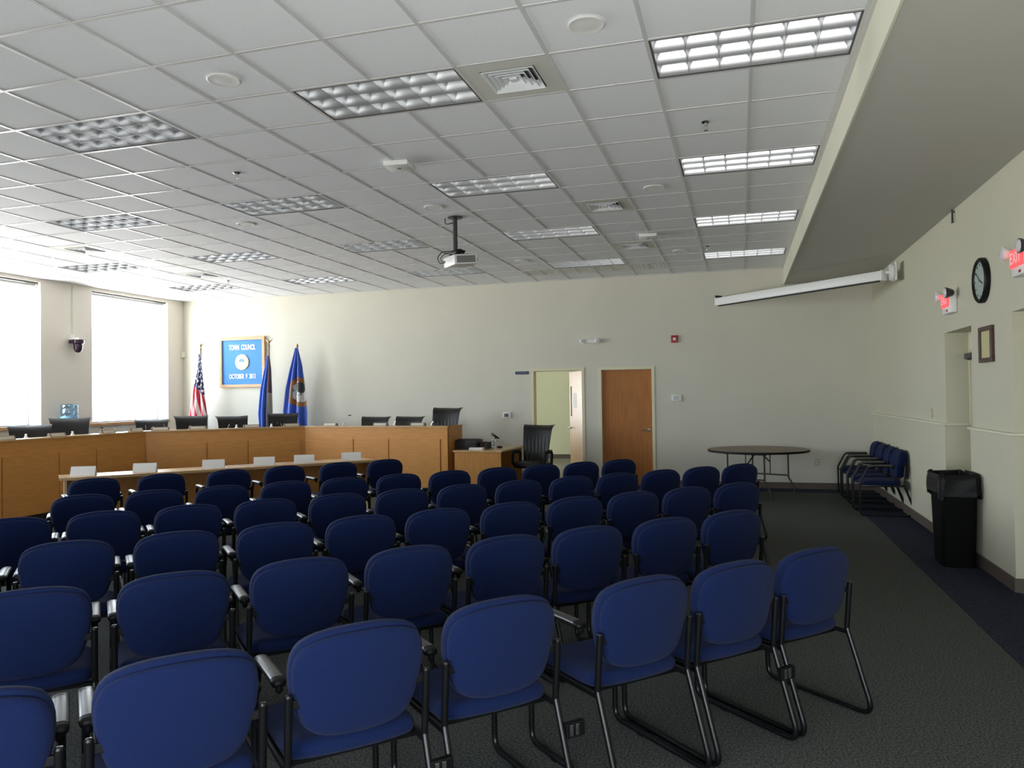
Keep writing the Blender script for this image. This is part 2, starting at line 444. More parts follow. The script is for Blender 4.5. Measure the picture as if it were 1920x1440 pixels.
for i, (a, c) in enumerate(ADDED_NEAR_WINDOWS):
    y = YN-0.30; b = B()
    for p in ((a, a+0.05, NSILL, NHEAD), (c-0.05, c, NSILL, NHEAD), (a, c, NSILL, NSILL+0.05), (a, c, NHEAD-0.05, NHEAD)): b.box(p[0], p[1], y-0.03, y+0.03, p[2], p[3])
    wo = b.obj('window_%d' % (i+5), M['white']); tag(wo, ['added unseen window lighting the back row of chairs', 'added unseen window behind the aisle'][i], 'window', kind='structure')
    B().box(a+0.05, c-0.05, y-0.004, y+0.004, NSILL+0.05, NHEAD-0.05).obj('pane', M['glass'], wo)
b = B(); x = HX0-0.30
for p in ((10.9, 10.95, 0.8, 2.4), (13.25, 13.3, 0.8, 2.4), (10.9, 13.3, 0.8, 0.85), (10.9, 13.3, 2.35, 2.4)): b.box(x-0.03, x+0.03, *p)
wo = b.obj('window_7', M['white']); tag(wo, 'added unseen window lighting the room beyond the open door', 'window', kind='structure')
B().box(x-0.004, x+0.004, 10.95, 13.25, 0.85, 2.35).obj('pane', M['glass'], wo)

# ---- doors in the back wall
def doorframe(parent, d, name='door_frame'):
    b = B(); x0, x1, _, z1 = d; fwd = 0.045
    for p in ((x0-fwd, x0+0.008, 0, z1+fwd), (x1-0.008, x1+fwd, 0, z1+fwd), (x0+0.008, x1-0.008, z1-0.008, z1+fwd)):
        b.box(p[0], p[1], YB-0.016, YB+0.166, p[2], p[3], 0.003)
    b.box(x0, x0+0.016, YB+0.055, YB+0.09, 0, z1); b.box(x1-0.016, x1, YB+0.055, YB+0.09, 0, z1); b.box(x0, x1, YB+0.055, YB+0.09, z1-0.016, z1)
    return b.obj(name, M['frame'], parent)
def lever(parent, loc, rz, flip=1):
    b = B()
    b.lathe([(0.026, 0), (0.027, 0.006), (0.02, 0.012), (0.011, 0.014), (0.011, 0.05)], n=16, axis='y')
    b.tube(fillet([(0, 0.045, 0), (0, 0.058, 0), (0.115*flip, 0.058, -0.004)], 0.012), 0.0095, 8)
    return b.obj('lever_handle', M['chrome'], parent, 40, loc, (0, 0, rz))
d1 = thing('door_1', 'open blond wood door with narrow glass slit, swung into the next room', 'door', (D1[1], YB+0.13, 0), 0, kind='structure')
fr = doorframe(d1, D1); fr.location = (-D1[1], -(YB+0.13), 0)
ang = math.atan2(0.87, -0.46)
lf = bpy.data.objects.new('door_leaf', B().box(0, 0.89, -0.022, 0.022, 0.008, 2.09, 0.002).mesh('door_leaf', M['doorlight']))
link(lf, d1); lf.rotation_euler = (0, 0, ang)
B().box(0.73, 0.80, 0.017, 0.026, 1.23, 1.81, 0.001).obj('vision_glass', M['doorglass'], lf)
B().box(0.40, 0.62, 0.022, 0.024, 1.40, 1.68).obj('notice', M['paper'], lf)
lever(lf, (0.83, 0.022, 1.01), 0, -1)
for z in (0.25, 1.05, 1.85): B().cyl((0, 0.02, z-0.05), (0, 0.02, z+0.05), 0.009, 8).obj('hinge', M['chrome'], lf)
d2 = thing('door_2', 'closed reddish oak door with steel lever handle', 'door', ((D2[0]+D2[1])/2, YB+0.05, 0), 0, kind='structure')
fr = doorframe(d2, D2); fr.location = (-(D2[0]+D2[1])/2, -(YB+0.05), 0)
hw = (D2[1]-D2[0])/2
lf = B().box(-hw+0.01, hw-0.01, 0.0, 0.044, 0.008, 2.083, 0.002).obj('door_leaf', M['door'], d2)
lever(lf, (hw-0.075, 0.0, 1.0), PI, 1)

# ---- doors deep in the right-wall recesses
def recess_door(name, label, R):
    y0, y1, _, z1 = R
    d = thing(name, label, 'door', (XR+0.22, (y0+y1)/2, 0), 0, kind='structure')
    cy = (y0+y1)/2
    b = B(); b.box(0, 0.06, y0-cy, y1-cy, 2.06, z1); b.box(0, 0.06, y0-cy, y0-cy+0.05, 0, 2.06); b.box(0, 0.06, y1-cy-0.05, y1-cy, 0, 2.06)
    b.obj('door_frame', M['frame'], d)
    lf = B().box(0.012, 0.055, y0-cy+0.05, y1-cy-0.05, 0.01, 2.055, 0.002).obj('door_leaf', M['wall_right'], d)
    b = B(); b.box(-0.06, 0.012, y1-cy-0.36, y1-cy-0.08, 1.96, 2.02, 0.006); b.tube([(-0.03, y1-cy-0.2, 1.955), (-0.10, y1-cy-0.38, 1.95), (-0.0, y1-cy-0.60, 1.98)], 0.01, 6)
    b.obj('door_closer', M['darkmetal'], d, 30)
    lever(lf, (0.012, y0-cy+0.14, 1.0), -PI/2*-1, 1)
    return d
recess_door('door_3', 'pale door with closer in the recess behind the black bin', R1)
recess_door('door_4', 'pale door in the recess at the near end of the right wall', R2)

# ---- ceiling: deck, tiles, grid
ceil = B().box(XL-0.34, 1.272, YN-0.34, YB+0.15, 4.02, 4.12).obj('ceiling', M['deck'])
tag(ceil, 'suspended ceiling of square white tiles in a metal grid', 'ceiling', kind='structure')
LIGHTS = []                                                    # (u, v) of the left near corner, 2 x 1 modules
for cu, vs in ((0, (0, 4, 8, 12)), (-4, (0, 4, 8, 12)), (-8, (0, 4, 8, 12)), (-12, (4, 8, 12)), (-16, (8, 12))):
    for v in vs: LIGHTS.append((cu, v))
VENTS = [(-2, 0), (-2, 6), (-2, 10), (-14, 6), (-14, 10)]
GRILLES = [(-5, 13), (-4, 13), (-3, 13), (-2, 13)]
taken = set()
for u, v in LIGHTS: taken |= {(u, v), (u+1, v)}
taken |= set(VENTS) | set(GRILLES)
def project(p):
    d = Vector(p)-CAM
    z = d.dot(fw)
    if z < 0.1: return None
    return 960+F_PX*d.dot(rt2)/z, 720-F_PX*d.dot(up2)/z, z
tm = B().box(0.010, T-0.010, 0.010, T-0.010, 0, 0.016, 0.003).mesh('ceiling_tile', M['tile'])
seen, rest = [], []
for u in range(-18, 2):
    for v in range(-9, 15):
        if (u, v) in taken: continue
        q = [project((x*T, y*T, H)) for x, y in ((u, v), (u+1, v), (u, v+1), (u+1, v+1), (u+.5, v+.5))]
        vis = any(t and -5 < t[0] < 1925 and -5 < t[1] < 1445 for t in q)
        (seen if vis else rest).append((min([t[2] for t in q if t] or [99]), u, v))
seen.sort()
for _, u, v in seen[:300]:
    inst('ceiling_tile', tm, ceil, (u*T, v*T, H+0.006+random.uniform(0, 0.0015)))
b = B()
for _, u, v in seen[300:]+rest: b.box(u*T+0.01, u*T+T-0.01, v*T+0.01, v*T+T-0.01, H+0.006, H+0.022)
o = b.obj('ceiling_tiles', M['tile'], ceil); o['kind'] = 'stuff'
segs = {}
for u in range(-18, 3):
    v0 = YN/T
    for vv in sorted([v for a, v in LIGHTS if a+1 == u])+[None]:
        v1 = YB/T if vv is None else vv
        key = (round(v0, 3), round(v1, 3))
        if key not in segs: segs[key] = B().box(-0.012, 0.012, v0*T, v1*T, H, H+0.006, 0.0015).mesh('grid_runner', M['grid'])
        inst('grid_runner', segs[key], ceil, (u*T, 0, 0))
        if vv is not None: v0 = vv+1
cm = B().box(XL, 2*T, -0.012, 0.012, H+0.0005, H+0.0062, 0.0015).mesh('cross_tee', M['grid'])
for v in range(-8, 16): inst('cross_tee', cm, ceil, (0, v*T, 0))
b = B(); b.box(2*T+0.012, 1.26, YN, YB, H+0.001, H+0.02); b.box(XL, 1.26, 15*T+0.012, YB, H+0.004, H+0.02)
b.obj('edge_tile', M['tile'], ceil)
b = B(); b.box(1.235, 1.26, YN, YB, H-0.002, H+0.004); b.box(XL, 1.26, YB-0.022, YB, H-0.002, H+0.004); b.box(XL, XL+0.022, YN, YB, H-0.002, H+0.004)
b.obj('wall_angle', M['grid'], ceil)
# plenum side closure
# ================================================================== CEILING FITTINGS
NUM = ['first', 'second', 'third', 'fourth', 'fifth', 'sixth', 'seventh', 'eighth', 'ninth', 'tenth', 'eleventh', 'twelfth', 'thirteenth', 'fourteenth']
L2, W2, CH = 2*T-0.03, T-0.03, 0.075
hb = B()
hb.loft([[(-L2/2, -W2/2, 0), (L2/2, -W2/2, 0), (L2/2, W2/2, 0), (-L2/2, W2/2, 0)], [(-L2/2+.01, -W2/2+.01, 0.14), (L2/2-.01, -W2/2+.01, 0.14), (L2/2-.01, W2/2-.01, 0.14), (-L2/2+.01, W2/2-.01, 0.14)]], cap0=False)
housing_m = hb.mesh('housing', M['housing'])
fb = B(); a, c = L2/2+0.004, W2/2+0.004; t = 0.013
for p in ((-a, a, -c, -c+t), (-a, a, c-t, c), (-a, -a+t, -c, c), (a-t, a, -c, c)): fb.box(p[0], p[1], p[2], p[3], 0.0, 0.012)
gap_shadow_m = fb.mesh('rim', M['rim'])
prof = []
for k in range(7):
    s = k/6; prof.append((0.0012+0.024*s**2.0, CH*s))
def blade(L, axis):
    out = [(p, z) for p, z in prof]+[(-p, z) for p, z in reversed(prof)]
    b = B()
    if axis == 'x': b.loft([[(x, p, z) for p, z in out] for x in (-L/2, L/2)])
    else: b.loft([[(p, y, z) for p, z in out] for y in (-L/2, L/2)])
    return b.mesh('blade', M['louver'], 50)
Li, Wi = L2-0.018, W2-0.018
long_m = blade(Li, 'x'); cross_m = blade(Wi, 'y')
sb = B()                                                       # half blades round the edge
hp = prof
for sgn in (-1, 1):
    sb.loft([[(x, sgn*(Wi/2-p), z) for p, z in hp]+[(x, sgn*(Wi/2+0.004), CH), (x, sgn*(Wi/2+0.004), 0)] for x in (-Li/2, Li/2)])
    sb.loft([[(sgn*(Li/2-p), y, z) for p, z in hp]+[(sgn*(Li/2+0.004), y, CH), (sgn*(Li/2+0.004), y, 0)] for y in (-Wi/2, Wi/2)])
side_m = sb.mesh('edge_reflector', M['louver'], 50)
tube_m = B().tube([(-Li/2+0.02, 0, 0), (Li/2-0.02, 0, 0)], 0.013, 10).mesh('lamp', M['tube'], 60)
colname = {0: 'beside the soffit', -4: 'second column from the soffit', -8: 'third column from the soffit', -12: 'fourth column from the soffit', -16: 'by the windows'}
rowname = {0: 'nearest row', 4: 'second row back', 8: 'third row back', 12: 'row by the back wall'}
for u, v in LIGHTS:
    t_ = thing('ceiling_light', 'recessed louvred ceiling light, %s, %s' % (colname[u], rowname[v]), 'ceiling light', ((u+1)*T, (v+0.5)*T, H+0.001), 0, 'recessed louvred ceiling lights')
    h_ = inst('housing', housing_m, t_); inst('rim', gap_shadow_m, h_)
    lv = inst('louver', side_m, t_, (0, 0, 0.006))
    for k in range(5): inst('cross_blade', cross_m, lv, (-Li/2+Li*(k+1)/6, 0, 0))
    for k in range(2): inst('long_blade', long_m, lv, (0, -Wi/2+Wi*(k+1)/3, 0))
    for k in range(3): inst('lamp', tube_m, t_, (0, -Wi/2+Wi*(k+0.5)/3, 0.108))
# four-way air diffusers
pb = B(); hs = T/2-0.012; q = 0.185
for p in ((-hs, hs, -hs, -q), (-hs, hs, q, hs), (-hs, -q, -q, q), (q, hs, -q, q)): pb.box(p[0], p[1], p[2], p[3], 0.002, 0.008)
panel_m = pb.mesh('diffuser_panel', M['vent'])
rings = []
for k, s in enumerate((0.180, 0.142, 0.104, 0.066)):
    b = B(); o_, i_, z0, z1 = s, s-0.045, -0.004, 0.040
    sq = lambda r, z: [(-r, -r, z), (r, -r, z), (r, r, z), (-r, r, z)]
    b.loft([sq(o_, z0), sq(o_-0.004, z0-0.003), sq(i_, z1), sq(i_+0.006, z1+0.003), sq(o_, z0)], cap0=False, cap1=False)
    rings.append(b.mesh('louver_ring', M['ventlouver']))
core_m = B().box(-0.026, 0.026, -0.026, 0.026, -0.004, 0.03, 0.003).mesh('core', M['ventlouver'])
back_m = B().box(-0.2, 0.2, -0.2, 0.2, 0.075, 0.085).mesh('throat', M['mesh'])
vl = {(-2, 0): 'nearest the camera, beside a light', (-2, 6): 'over the middle chairs, second from the soffit', (-2, 10): 'by the back doors', (-14, 6): 'over the near end of the dais, by windows', (-14, 10): 'over the dais, by the flag corner'}
for u, v in VENTS:
    t_ = thing('ceiling_vent', 'square four-way ceiling air diffuser ' + vl[(u, v)], 'air vent', ((u+.5)*T, (v+.5)*T, H), 0, 'square ceiling diffusers')
    inst('diffuser_panel', panel_m, t_)
    for m_ in rings: inst('louver_ring', m_, t_)
    inst('core', core_m, t_); inst('throat', back_m, t_)
# double-slot return grilles by the back wall
gb = B()
for p in ((-hs, hs, -hs, -0.235), (-hs, hs, 0.235, hs), (-hs, -0.255, -0.235, 0.235), (-0.02, 0.02, -0.235, 0.235), (0.255, hs, -0.235, 0.235)): gb.box(p[0], p[1], p[2], p[3], 0.001, 0.008)
gm = gb.mesh('grille_frame', M['vent'])
eb = B()
for k in range(9): eb.box(-0.117, 0.117, -0.23+k*0.0575-0.004, -0.23+k*0.0575+0.004, 0.004, 0.02)
for k in range(5): eb.box(-0.117+k*0.0585-0.004, -0.117+k*0.0585+0.004, -0.235, 0.235, 0.004, 0.02)
em = eb.mesh('grille', M['vent'])
bk = B().box(-0.26, 0.26, -0.24, 0.24, 0.05, 0.06).mesh('back_plate', M['mesh'])
for k, (u, v) in enumerate(GRILLES):
    t_ = thing('ceiling_grille', 'double eggcrate return grille near back wall, %s from the dais side' % NUM[k], 'air grille', ((u+.5)*T, (v+.5)*T, H), 0, 'return grilles by the back wall')
    inst('grille_frame', gm, t_); inst('back_plate', bk, t_)
    for x in (-0.137, 0.137): inst('grille', em, t_, (x, 0, 0))
# round speakers
sm_ = B().lathe([(0.105, 0.0), (0.108, -0.006), (0.10, -0.010), (0.092, -0.008), (0.05, -0.011), (0, -0.012)], n=28).mesh('ceiling_speaker', M['white'], 40)
SPK = {(-0.5, -0.5): 'nearest camera, beside the light by soffit', (-4.5, -0.5): 'nearest camera, left of the near light pair', (-0.5, 5.5): 'between the second and third lights along soffit', (-4.5, 5.5): 'just before the projector pole', (-8.5, 5.5): 'left of projector, over the last chair rows', (-4.5, 11.5): 'behind the projector, toward the back wall', (-0.5, 11.5): 'near the back wall, over the doors'}
for (u, v), l in SPK.items():
    o = inst('ceiling_speaker', sm_, None, (u*T, v*T, H+0.004)); tag(o, 'round flush ceiling speaker, ' + l, 'speaker', 'round ceiling speakers')
# sprinklers
def sprinkler(loc, l):
    t_ = thing('sprinkler', 'pendent fire sprinkler hanging from the ceiling, ' + l, 'sprinkler', loc, 0, 'ceiling sprinklers')
    B().lathe([(0.036, 0.003), (0.036, -0.002), (0.026, -0.012), (0.012, -0.014)], n=18).obj('escutcheon', M['chrome'], t_, 40)
    b = B(); b.cyl((0, 0, -0.012), (0, 0, -0.03), 0.010, 10); b.tube([(-0.010, 0, -0.028), (-0.014, 0, -0.05), (0, 0, -0.066)], 0.003, 6); b.tube([(0.010, 0, -0.028), (0.014, 0, -0.05), (0, 0, -0.066)], 0.003, 6)
    b.obj('body', M['chrome'], t_, 40)
    B().lathe([(0.004, -0.064), (0.018, -0.067), (0.018, -0.070), (0.003, -0.072)], n=14).obj('deflector', M['chrome'], t_, 40)
for loc, l in (((0.285, 1.56, H+0.006), 'between the nearest two lights by the soffit'), ((-3.976, 1.525, H+0.006), 'left of the white flat box'), ((-8.2, 7.06, H+0.006), 'above the flag corner'), ((0.10, 6.81, H+0.006), 'before the farthest light by the soffit')): sprinkler(loc, l)
# flat white sensors
def accesspoint(loc, rz, l):
    t_ = thing('access_point', l, 'sensor', loc, rz)
    B().box(-0.115, 0.115, -0.11, 0.11, -0.045, 0.002, 0.012).obj('cover', M['white'], t_, 40)
    B().lathe([(0.02, -0.045), (0.018, -0.05), (0.0, -0.052)], n=12).obj('indicator', M['mesh'], t_, 40)
accesspoint((-2.42, 1.74, H), 0.1, 'flat white box on the ceiling before the projector')
accesspoint((-0.626, 5.68, H), 0.1, 'flat white box on the ceiling near the far vents')
# projector
pj = thing('projector', 'light grey projector hanging from a dark ceiling pole', 'projector', (-2.69, 3.887, H), 0)
b = B(); b.cyl((0, 0, 0.0), (0, 0, -0.40), 0.027, 16); b.lathe([(0.09, 0.002), (0.09, -0.008), (0.03, -0.012)], n=20); b.obj('pole', M['darkmetal'], pj, 40)
bd = bpy.data.objects.new('body', None)
mx = Matrix.Rotation(math.radians(-45), 4, 'Z') @ Matrix.Rotation(math.radians(6), 4, 'X')
R45 = mx.to_euler()
B().box(-0.16, 0.16, -0.14, 0.16, -0.575, -0.455, 0.012).obj('case', M['projector'], pj, 40, rot=R45)
b = B()
b.box(0.158, 0.163, -0.11, 0.13, -0.555, -0.475)
for k in range(11): b.box(0.162, 0.166, -0.105+k*0.0225, -0.098+k*0.0225, -0.553, -0.477)
b.obj('vent_panel', M['mesh'], pj, rot=R45)
b = B(); b.cyl((0.05, 0.15, -0.515), (0.05, 0.20, -0.515), 0.035, 18); b.obj('lens', M['dark'], pj, 40, rot=R45)
b = B(); b.box(-0.06, 0.06, -0.06, 0.06, -0.425, -0.395, 0.008); b.box(-0.12, 0.12, -0.015, 0.015, -0.455, -0.43, 0.003); b.box(-0.015, 0.015, -0.12, 0.12, -0.455, -0.43, 0.003); b.lathe([(0.05, -0.40), (0.05, -0.385), (0.03, -0.375)], n=16)
b.obj('mount', M['blackplastic'], pj, 40, rot=R45)
b = B()
b.tube(fillet([(-0.125, 0, 0), (-0.125, 0, -0.07), (-0.06, 0, -0.07), (-0.027, 0, -0.06)], 0.02), 0.006, 6)
b.tube(fillet([(-0.02, -0.02, -0.40), (-0.15, -0.06, -0.41), (-0.20, -0.08, -0.48), (-0.16, -0.10, -0.56), (-0.09, -0.105, -0.545)], 0.05), 0.006, 6)
b.tube(fillet([(-0.02, -0.02, -0.41), (-0.11, -0.08, -0.44), (-0.155, -0.11, -0.50), (-0.12, -0.12, -0.545), (-0.085, -0.11, -0.53)], 0.04), 0.005, 6)
b.obj('cables', M['cable'], pj, 60)
# projection screen across the far right corner
p0, p1 = Vector((0.17, 9.04, 3.205)), Vector((2.41, 6.80, 3.205))
L = (p1-p0).length
ps = thing('projection_screen', 'long white roll-up projection screen case hung across the far right corner', 'projector screen', (p0+p1)/2, math.atan2(p1.y-p0.y, p1.x-p0.x))
B().box(-L/2, L/2, -0.055, 0.055, -0.065, 0.065, 0.012).obj('case', M['white'], ps, 40)
B().box(-L/2+0.05, L/2-0.05, -0.035, -0.005, -0.082, -0.066, 0.003).obj('pull_bar', M['blackplastic'], ps)
for s in (-1, 1): B().box(s*L/2-0.012, s*L/2+0.012, -0.062, 0.062, -0.072, 0.072, 0.01).obj('end_cap', M['white'], ps, 40)
b = B(); b.box(-L/2-0.06, -L/2+0.05, 0.0, 0.15, 0.06, 0.075); b.box(-L/2-0.06, -L/2-0.045, 0.0, 0.15, 0.03, 0.12); b.obj('wall_bracket', M['darkmetal'], ps)
b = B(); b.lathe([(0.0, 0.0), (0.11, 0.0), (0.12, 0.03), (0.105, 0.055), (0, 0.06)], n=24, axis='x'); b.box(-0.05, 0.02, -0.02, 0.02, -0.02, 0.02, 0.004); b.box(0.055, 0.075, -0.12, 0.12, -0.12, 0.13, 0.01); b.move(Matrix.Translation((L/2+0.09, 0, 0.03)) @ Matrix.Rotation(PI/4, 4, 'Z'))
b.obj('wall_bracket', M['white'], ps, 40)

# ================================================================== BACK WALL FITTINGS
# framed notice board
nb = thing('notice_board', 'oak framed blue board with white TOWN COUNCIL lettering and seal', 'notice board', (-9.45, YB, 2.425))
hx, hz, fwid = 0.55, 0.525, 0.062
b = B()
for p in ((-hx, hx, -hz, -hz+fwid), (-hx, hx, hz-fwid, hz), (-hx, -hx+fwid, -hz+fwid, hz-fwid), (hx-fwid, hx, -hz+fwid, hz-fwid)): b.box(p[0], p[1], -0.06, -0.002, p[2], p[3], 0.004)
b.obj('frame', M['pine'], nb)
B().box(-hx+0.03, hx-0.03, -0.03, -0.004, -hz+0.03, hz-0.03).obj('panel', M['boardblue'], nb)
text('TOWN  COUNCIL', nb, (0.0, -0.034, 0.305), (PI/2, 0, 0), 0.155, M['letters'], ext=0.004, sx=0.50, bold=0.0035)
text('OCTOBER  9  2013', nb, (0.0, -0.034, -0.30), (PI/2, 0, 0), 0.135, M['letters'], ext=0.004, sx=0.58, bold=0.003)
b = B(); n = 16*6
out = []
for i in range(n):
    a = 2*PI*i/n; r = 0.158+0.010*abs(math.sin(8*a)); out.append((r*math.cos(a), r*math.sin(a)))
b.loft([[(x*k, y, z*k) for x, z in out] for k, y in ((1.0, -0.031), (1.0, -0.048), (0.92, -0.054))])
sl = b.obj('seal', M['cream'], nb)
b = B(); b.lathe([(0.110, -0.052), (0.112, -0.057), (0.0, -0.058)], n=32, axis='y'); b.obj('seal_centre', M['letters'], sl)
b = B(); b.loft([[(0.07*math.cos(a), y, 0.015+0.06*math.sin(a)) for a in [PI*k/12 for k in range(13)]]+[(-0.03, y, 0.0), (0.0, y, 0.012), (0.03, y, -0.005)] for y in (-0.057, -0.060)]); b.obj('seal_emblem', M['teal'], sl)
# flags
def flagmat(kind):
    m = bpy.data.materials.new('flag_cloth_'+kind); m.use_nodes = True
    nt = m.node_tree; p = nt.nodes['Principled BSDF']; p.inputs['Roughness'].default_value = 0.55
    p.inputs['Sheen Weight'].default_value = 0.2
    uv = nt.nodes.new('ShaderNodeUVMap'); uv.uv_map = 'UVMap'
    sp = nt.nodes.new('ShaderNodeSeparateXYZ'); nt.links.new(uv.outputs['UV'], sp.inputs[0])
    def math_(op, a, c=None):
        n = nt.nodes.new('ShaderNodeMath'); n.operation = op
        for i, q in enumerate((a, c)):
            if q is None: continue
            if isinstance(q, (int, float)): n.inputs[i].default_value = q
            else: nt.links.new(q, n.inputs[i])
        return n.outputs[0]
    def mix(f, a, c):
        n = nt.nodes.new('ShaderNodeMix'); n.data_type = 'RGBA'
        nt.links.new(f, n.inputs['Factor'])
        for s, q in (('A', a), ('B', c)):
            i = [k for k in n.inputs if k.name == s and k.type == 'RGBA'][0]
            if isinstance(q, tuple): i.default_value = (*q, 1)
            else: nt.links.new(q, i)
        return [k for k in n.outputs if k.type == 'RGBA'][0]
    U, V = sp.outputs['X'], sp.outputs['Y']
    if kind == 'stars':
        s = math_('SUBTRACT', math_('MULTIPLY', U, 5.5), math_('MULTIPLY', V, 2.6))
        stripe = math_('GREATER_THAN', math_('FRACT', s), 0.5)
        base = mix(stripe, (0.80, 0.76, 0.72), (0.50, 0.015, 0.04))
        a = math_('SUBTRACT', math_('FRACT', math_('ADD', math_('MULTIPLY', U, 5), math_('MULTIPLY', V, 9))), 0.5)
        c = math_('SUBTRACT', math_('FRACT', math_('SUBTRACT', math_('MULTIPLY', V, 17), math_('MULTIPLY', U, 2))), 0.5)
        d = math_('ADD', math_('MULTIPLY', a, a), math_('MULTIPLY', c, c))
        star = math_('LESS_THAN', d, 0.075)
        canton = mix(star, (0.025, 0.022, 0.09), (0.80, 0.80, 0.80))
        lim = math_('ADD', 0.36, math_('MULTIPLY', U, 0.12))
        base = mix(math_('LESS_THAN', V, lim), base, canton)
    elif kind == 'fringe':
        base = mix(math_('GREATER_THAN', math_('ADD', U, math_('MULTIPLY', V, 0.15)), 0.74), (0.02, 0.10, 0.50), (0.07, 0.035, 0.05))
        pale = math_('MULTIPLY', math_('GREATER_THAN', U, 0.78), math_('GREATER_THAN', V, 0.42))
        base = mix(pale, base, (0.30, 0.29, 0.25))
    else:
        x = math_('MULTIPLY', math_('SUBTRACT', U, 0.71), 0.56); y = math_('MULTIPLY', math_('SUBTRACT', V, 0.475), 1.86)
        r = math_('SQRT', math_('ADD', math_('MULTIPLY', x, x), math_('MULTIPLY', y, y)))
        base = mix(math_('LESS_THAN', r, 0.295), (0.02, 0.075, 0.42), (0.25, 0.095, 0.02))
        n = nt.nodes.new('ShaderNodeTexNoise'); n.inputs['Scale'].default_value = 9; nt.links.new(uv.outputs['UV'], n.inputs['Vector'])
        disc = mix(math_('GREATER_THAN', n.outputs['Fac'], 0.57), (0.55, 0.56, 0.56), (0.10, 0.11, 0.12))
        # dark figure in the upper part of the disc
        dx = math_('MULTIPLY', math_('SUBTRACT', U, 0.80), 0.6); dy = math_('MULTIPLY', math_('SUBTRACT', V, 0.425), 1.86)
        dark = math_('LESS_THAN', math_('ADD', math_('MULTIPLY', dx, dx), math_('MULTIPLY', dy, dy)), 0.0115)
        disc = mix(dark, disc, (0.02, 0.022, 0.03))
        base = mix(math_('LESS_THAN', r, 0.205), base, disc)
    nt.links.new(base, p.inputs['Base Color'])
    return m
def flag(name, label, x, y, top, prof, kind, finial):
    """prof: rows of (z, left edge, right edge) relative to the pole"""
    t_ = thing(name, label, 'flag', (x, y, 0))
    B().lathe([(0.16, 0), (0.165, 0.015), (0.12, 0.04), (0.03, 0.06), (0.022, 0.14), (0.0, 0.14)], n=24).obj('stand', M['gold'], t_, 40)
    B().cyl((0, 0, 0.10), (0, 0, top-0.14), 0.013, 10).obj('pole', M['brownpole'], t_, 60)
    b = B()
    if finial == 'eagle':
        b.lathe([(0.0, -0.15), (0.018, -0.145), (0.02, -0.12), (0.012, -0.11), (0.02, -0.095), (0.0, -0.085)], c=(0, 0, top), n=12)
        b.lathe([(0.0, -0.085), (0.016, -0.07), (0.02, -0.045), (0.012, -0.02), (0.0, -0.012)], c=(0, 0, top), n=10)
        for s in (-1, 1): b.loft([[(s*0.008, 0, top-0.06), (s*0.012, 0.008, top-0.045), (s*0.010, -0.008, top-0.04)], [(s*0.05, 0.0, top-0.03), (s*0.052, 0.006, top-0.012), (s*0.05, -0.006, top-0.01)], [(s*0.085, 0, top+0.01), (s*0.09, 0.003, top+0.022), (s*0.088, -0.003, top+0.02)]])
        b.loft([[(-0.01, -0.012, top-0.022), (0.01, -0.012, top-0.022), (0.0, 0.01, top-0.008)], [(-0.003, -0.045, top-0.012), (0.003, -0.045, top-0.012), (0, -0.042, top-0.008)]])
    else:
        b.lathe([(0.0, -0.15), (0.02, -0.145), (0.02, -0.11), (0.008, -0.10), (0.022, -0.06), (0.014, -0.03), (0.0, 0.0)], c=(0, 0, top), n=12)
    b.obj('finial', M['gold'], t_, 40)
    # cloth
    bm = bmesh.new(); uvl = bm.loops.layers.uv.new('UVMap')
    nz, nx = 40, 28
    zt, zb = prof[0][0], prof[-1][0]
    grid = []
    for j in range(nz+1):
        v = j/nz; z = zt+(zb-zt)*v
        for (za, la, ra), (zc, lc, rc) in zip(prof, prof[1:]):
            if za >= z >= zc: k = (za-z)/(za-zc); l, r = la+(lc-la)*k, ra+(rc-ra)*k; break
        row = []
        for i in range(nx+1):
            u = i/nx
            amp = min(0.055, 0.20*(r-l))
            yy = -0.025-amp*0.8+amp*math.sin(u*PI*5.2+v*1.4+x)*(0.5+0.5*math.sin(PI*min(1, u*1.1)))-0.05*math.sin(u*PI)*v
            xx = l+(r-l)*u+0.25*amp*math.cos(u*PI*5.2+v*1.4+x)*math.sin(u*PI)
            row.append((bm.verts.new((xx, yy, z-0.03*math.sin(u*PI*2.6)*v)), u, v))
        grid.append(row)
    for j in range(nz):
        for i in range(nx):
            q = (grid[j][i], grid[j][i+1], grid[j+1][i+1], grid[j+1][i])
            f = bm.faces.new([a[0] for a in q]); f.smooth = True
            for lp, a in zip(f.loops, q): lp[uvl].uv = (a[1], a[2])
    me = bpy.data.meshes.new('cloth'); bm.to_mesh(me); bm.free(); me.materials.append(flagmat(kind))
    o = bpy.data.objects.new('cloth', me); link(o, t_)
    md = o.modifiers.new('thickness', 'SOLIDIFY'); md.thickness = 0.004
    return t_
flag('flag', 'furled stars and stripes flag on a pole by the window corner', -10.21, 8.85, 2.82, [(2.60, -0.025, 0.03), (2.25, -0.05, 0.06), (1.95, -0.12, 0.11), (1.55, -0.20, 0.16), (1.25, -0.25, 0.20), (0.85, -0.24, 0.20)], 'stars', 'eagle')
flag('flag', 'furled bright blue flag on eagle topped pole overlapping the notice board', -8.58, 8.85, 2.84, [(2.52, -0.02, 0.03), (2.25, -0.07, 0.07), (1.85, -0.15, 0.09), (1.35, -0.20, 0.11), (1.0, -0.17, 0.11), (0.75, -0.16, 0.10)], 'fringe', 'eagle')
flag('flag', 'furled royal blue flag with a round brown rimmed white seal', -7.93, 8.85, 2.75, [(2.66, -0.025, 0.03), (2.30, -0.10, 0.14), (1.85, -0.22, 0.21), (1.38, -0.29, 0.25), (1.25, -0.26, 0.25), (0.80, -0.10, 0.25)], 'seal', 'spear')
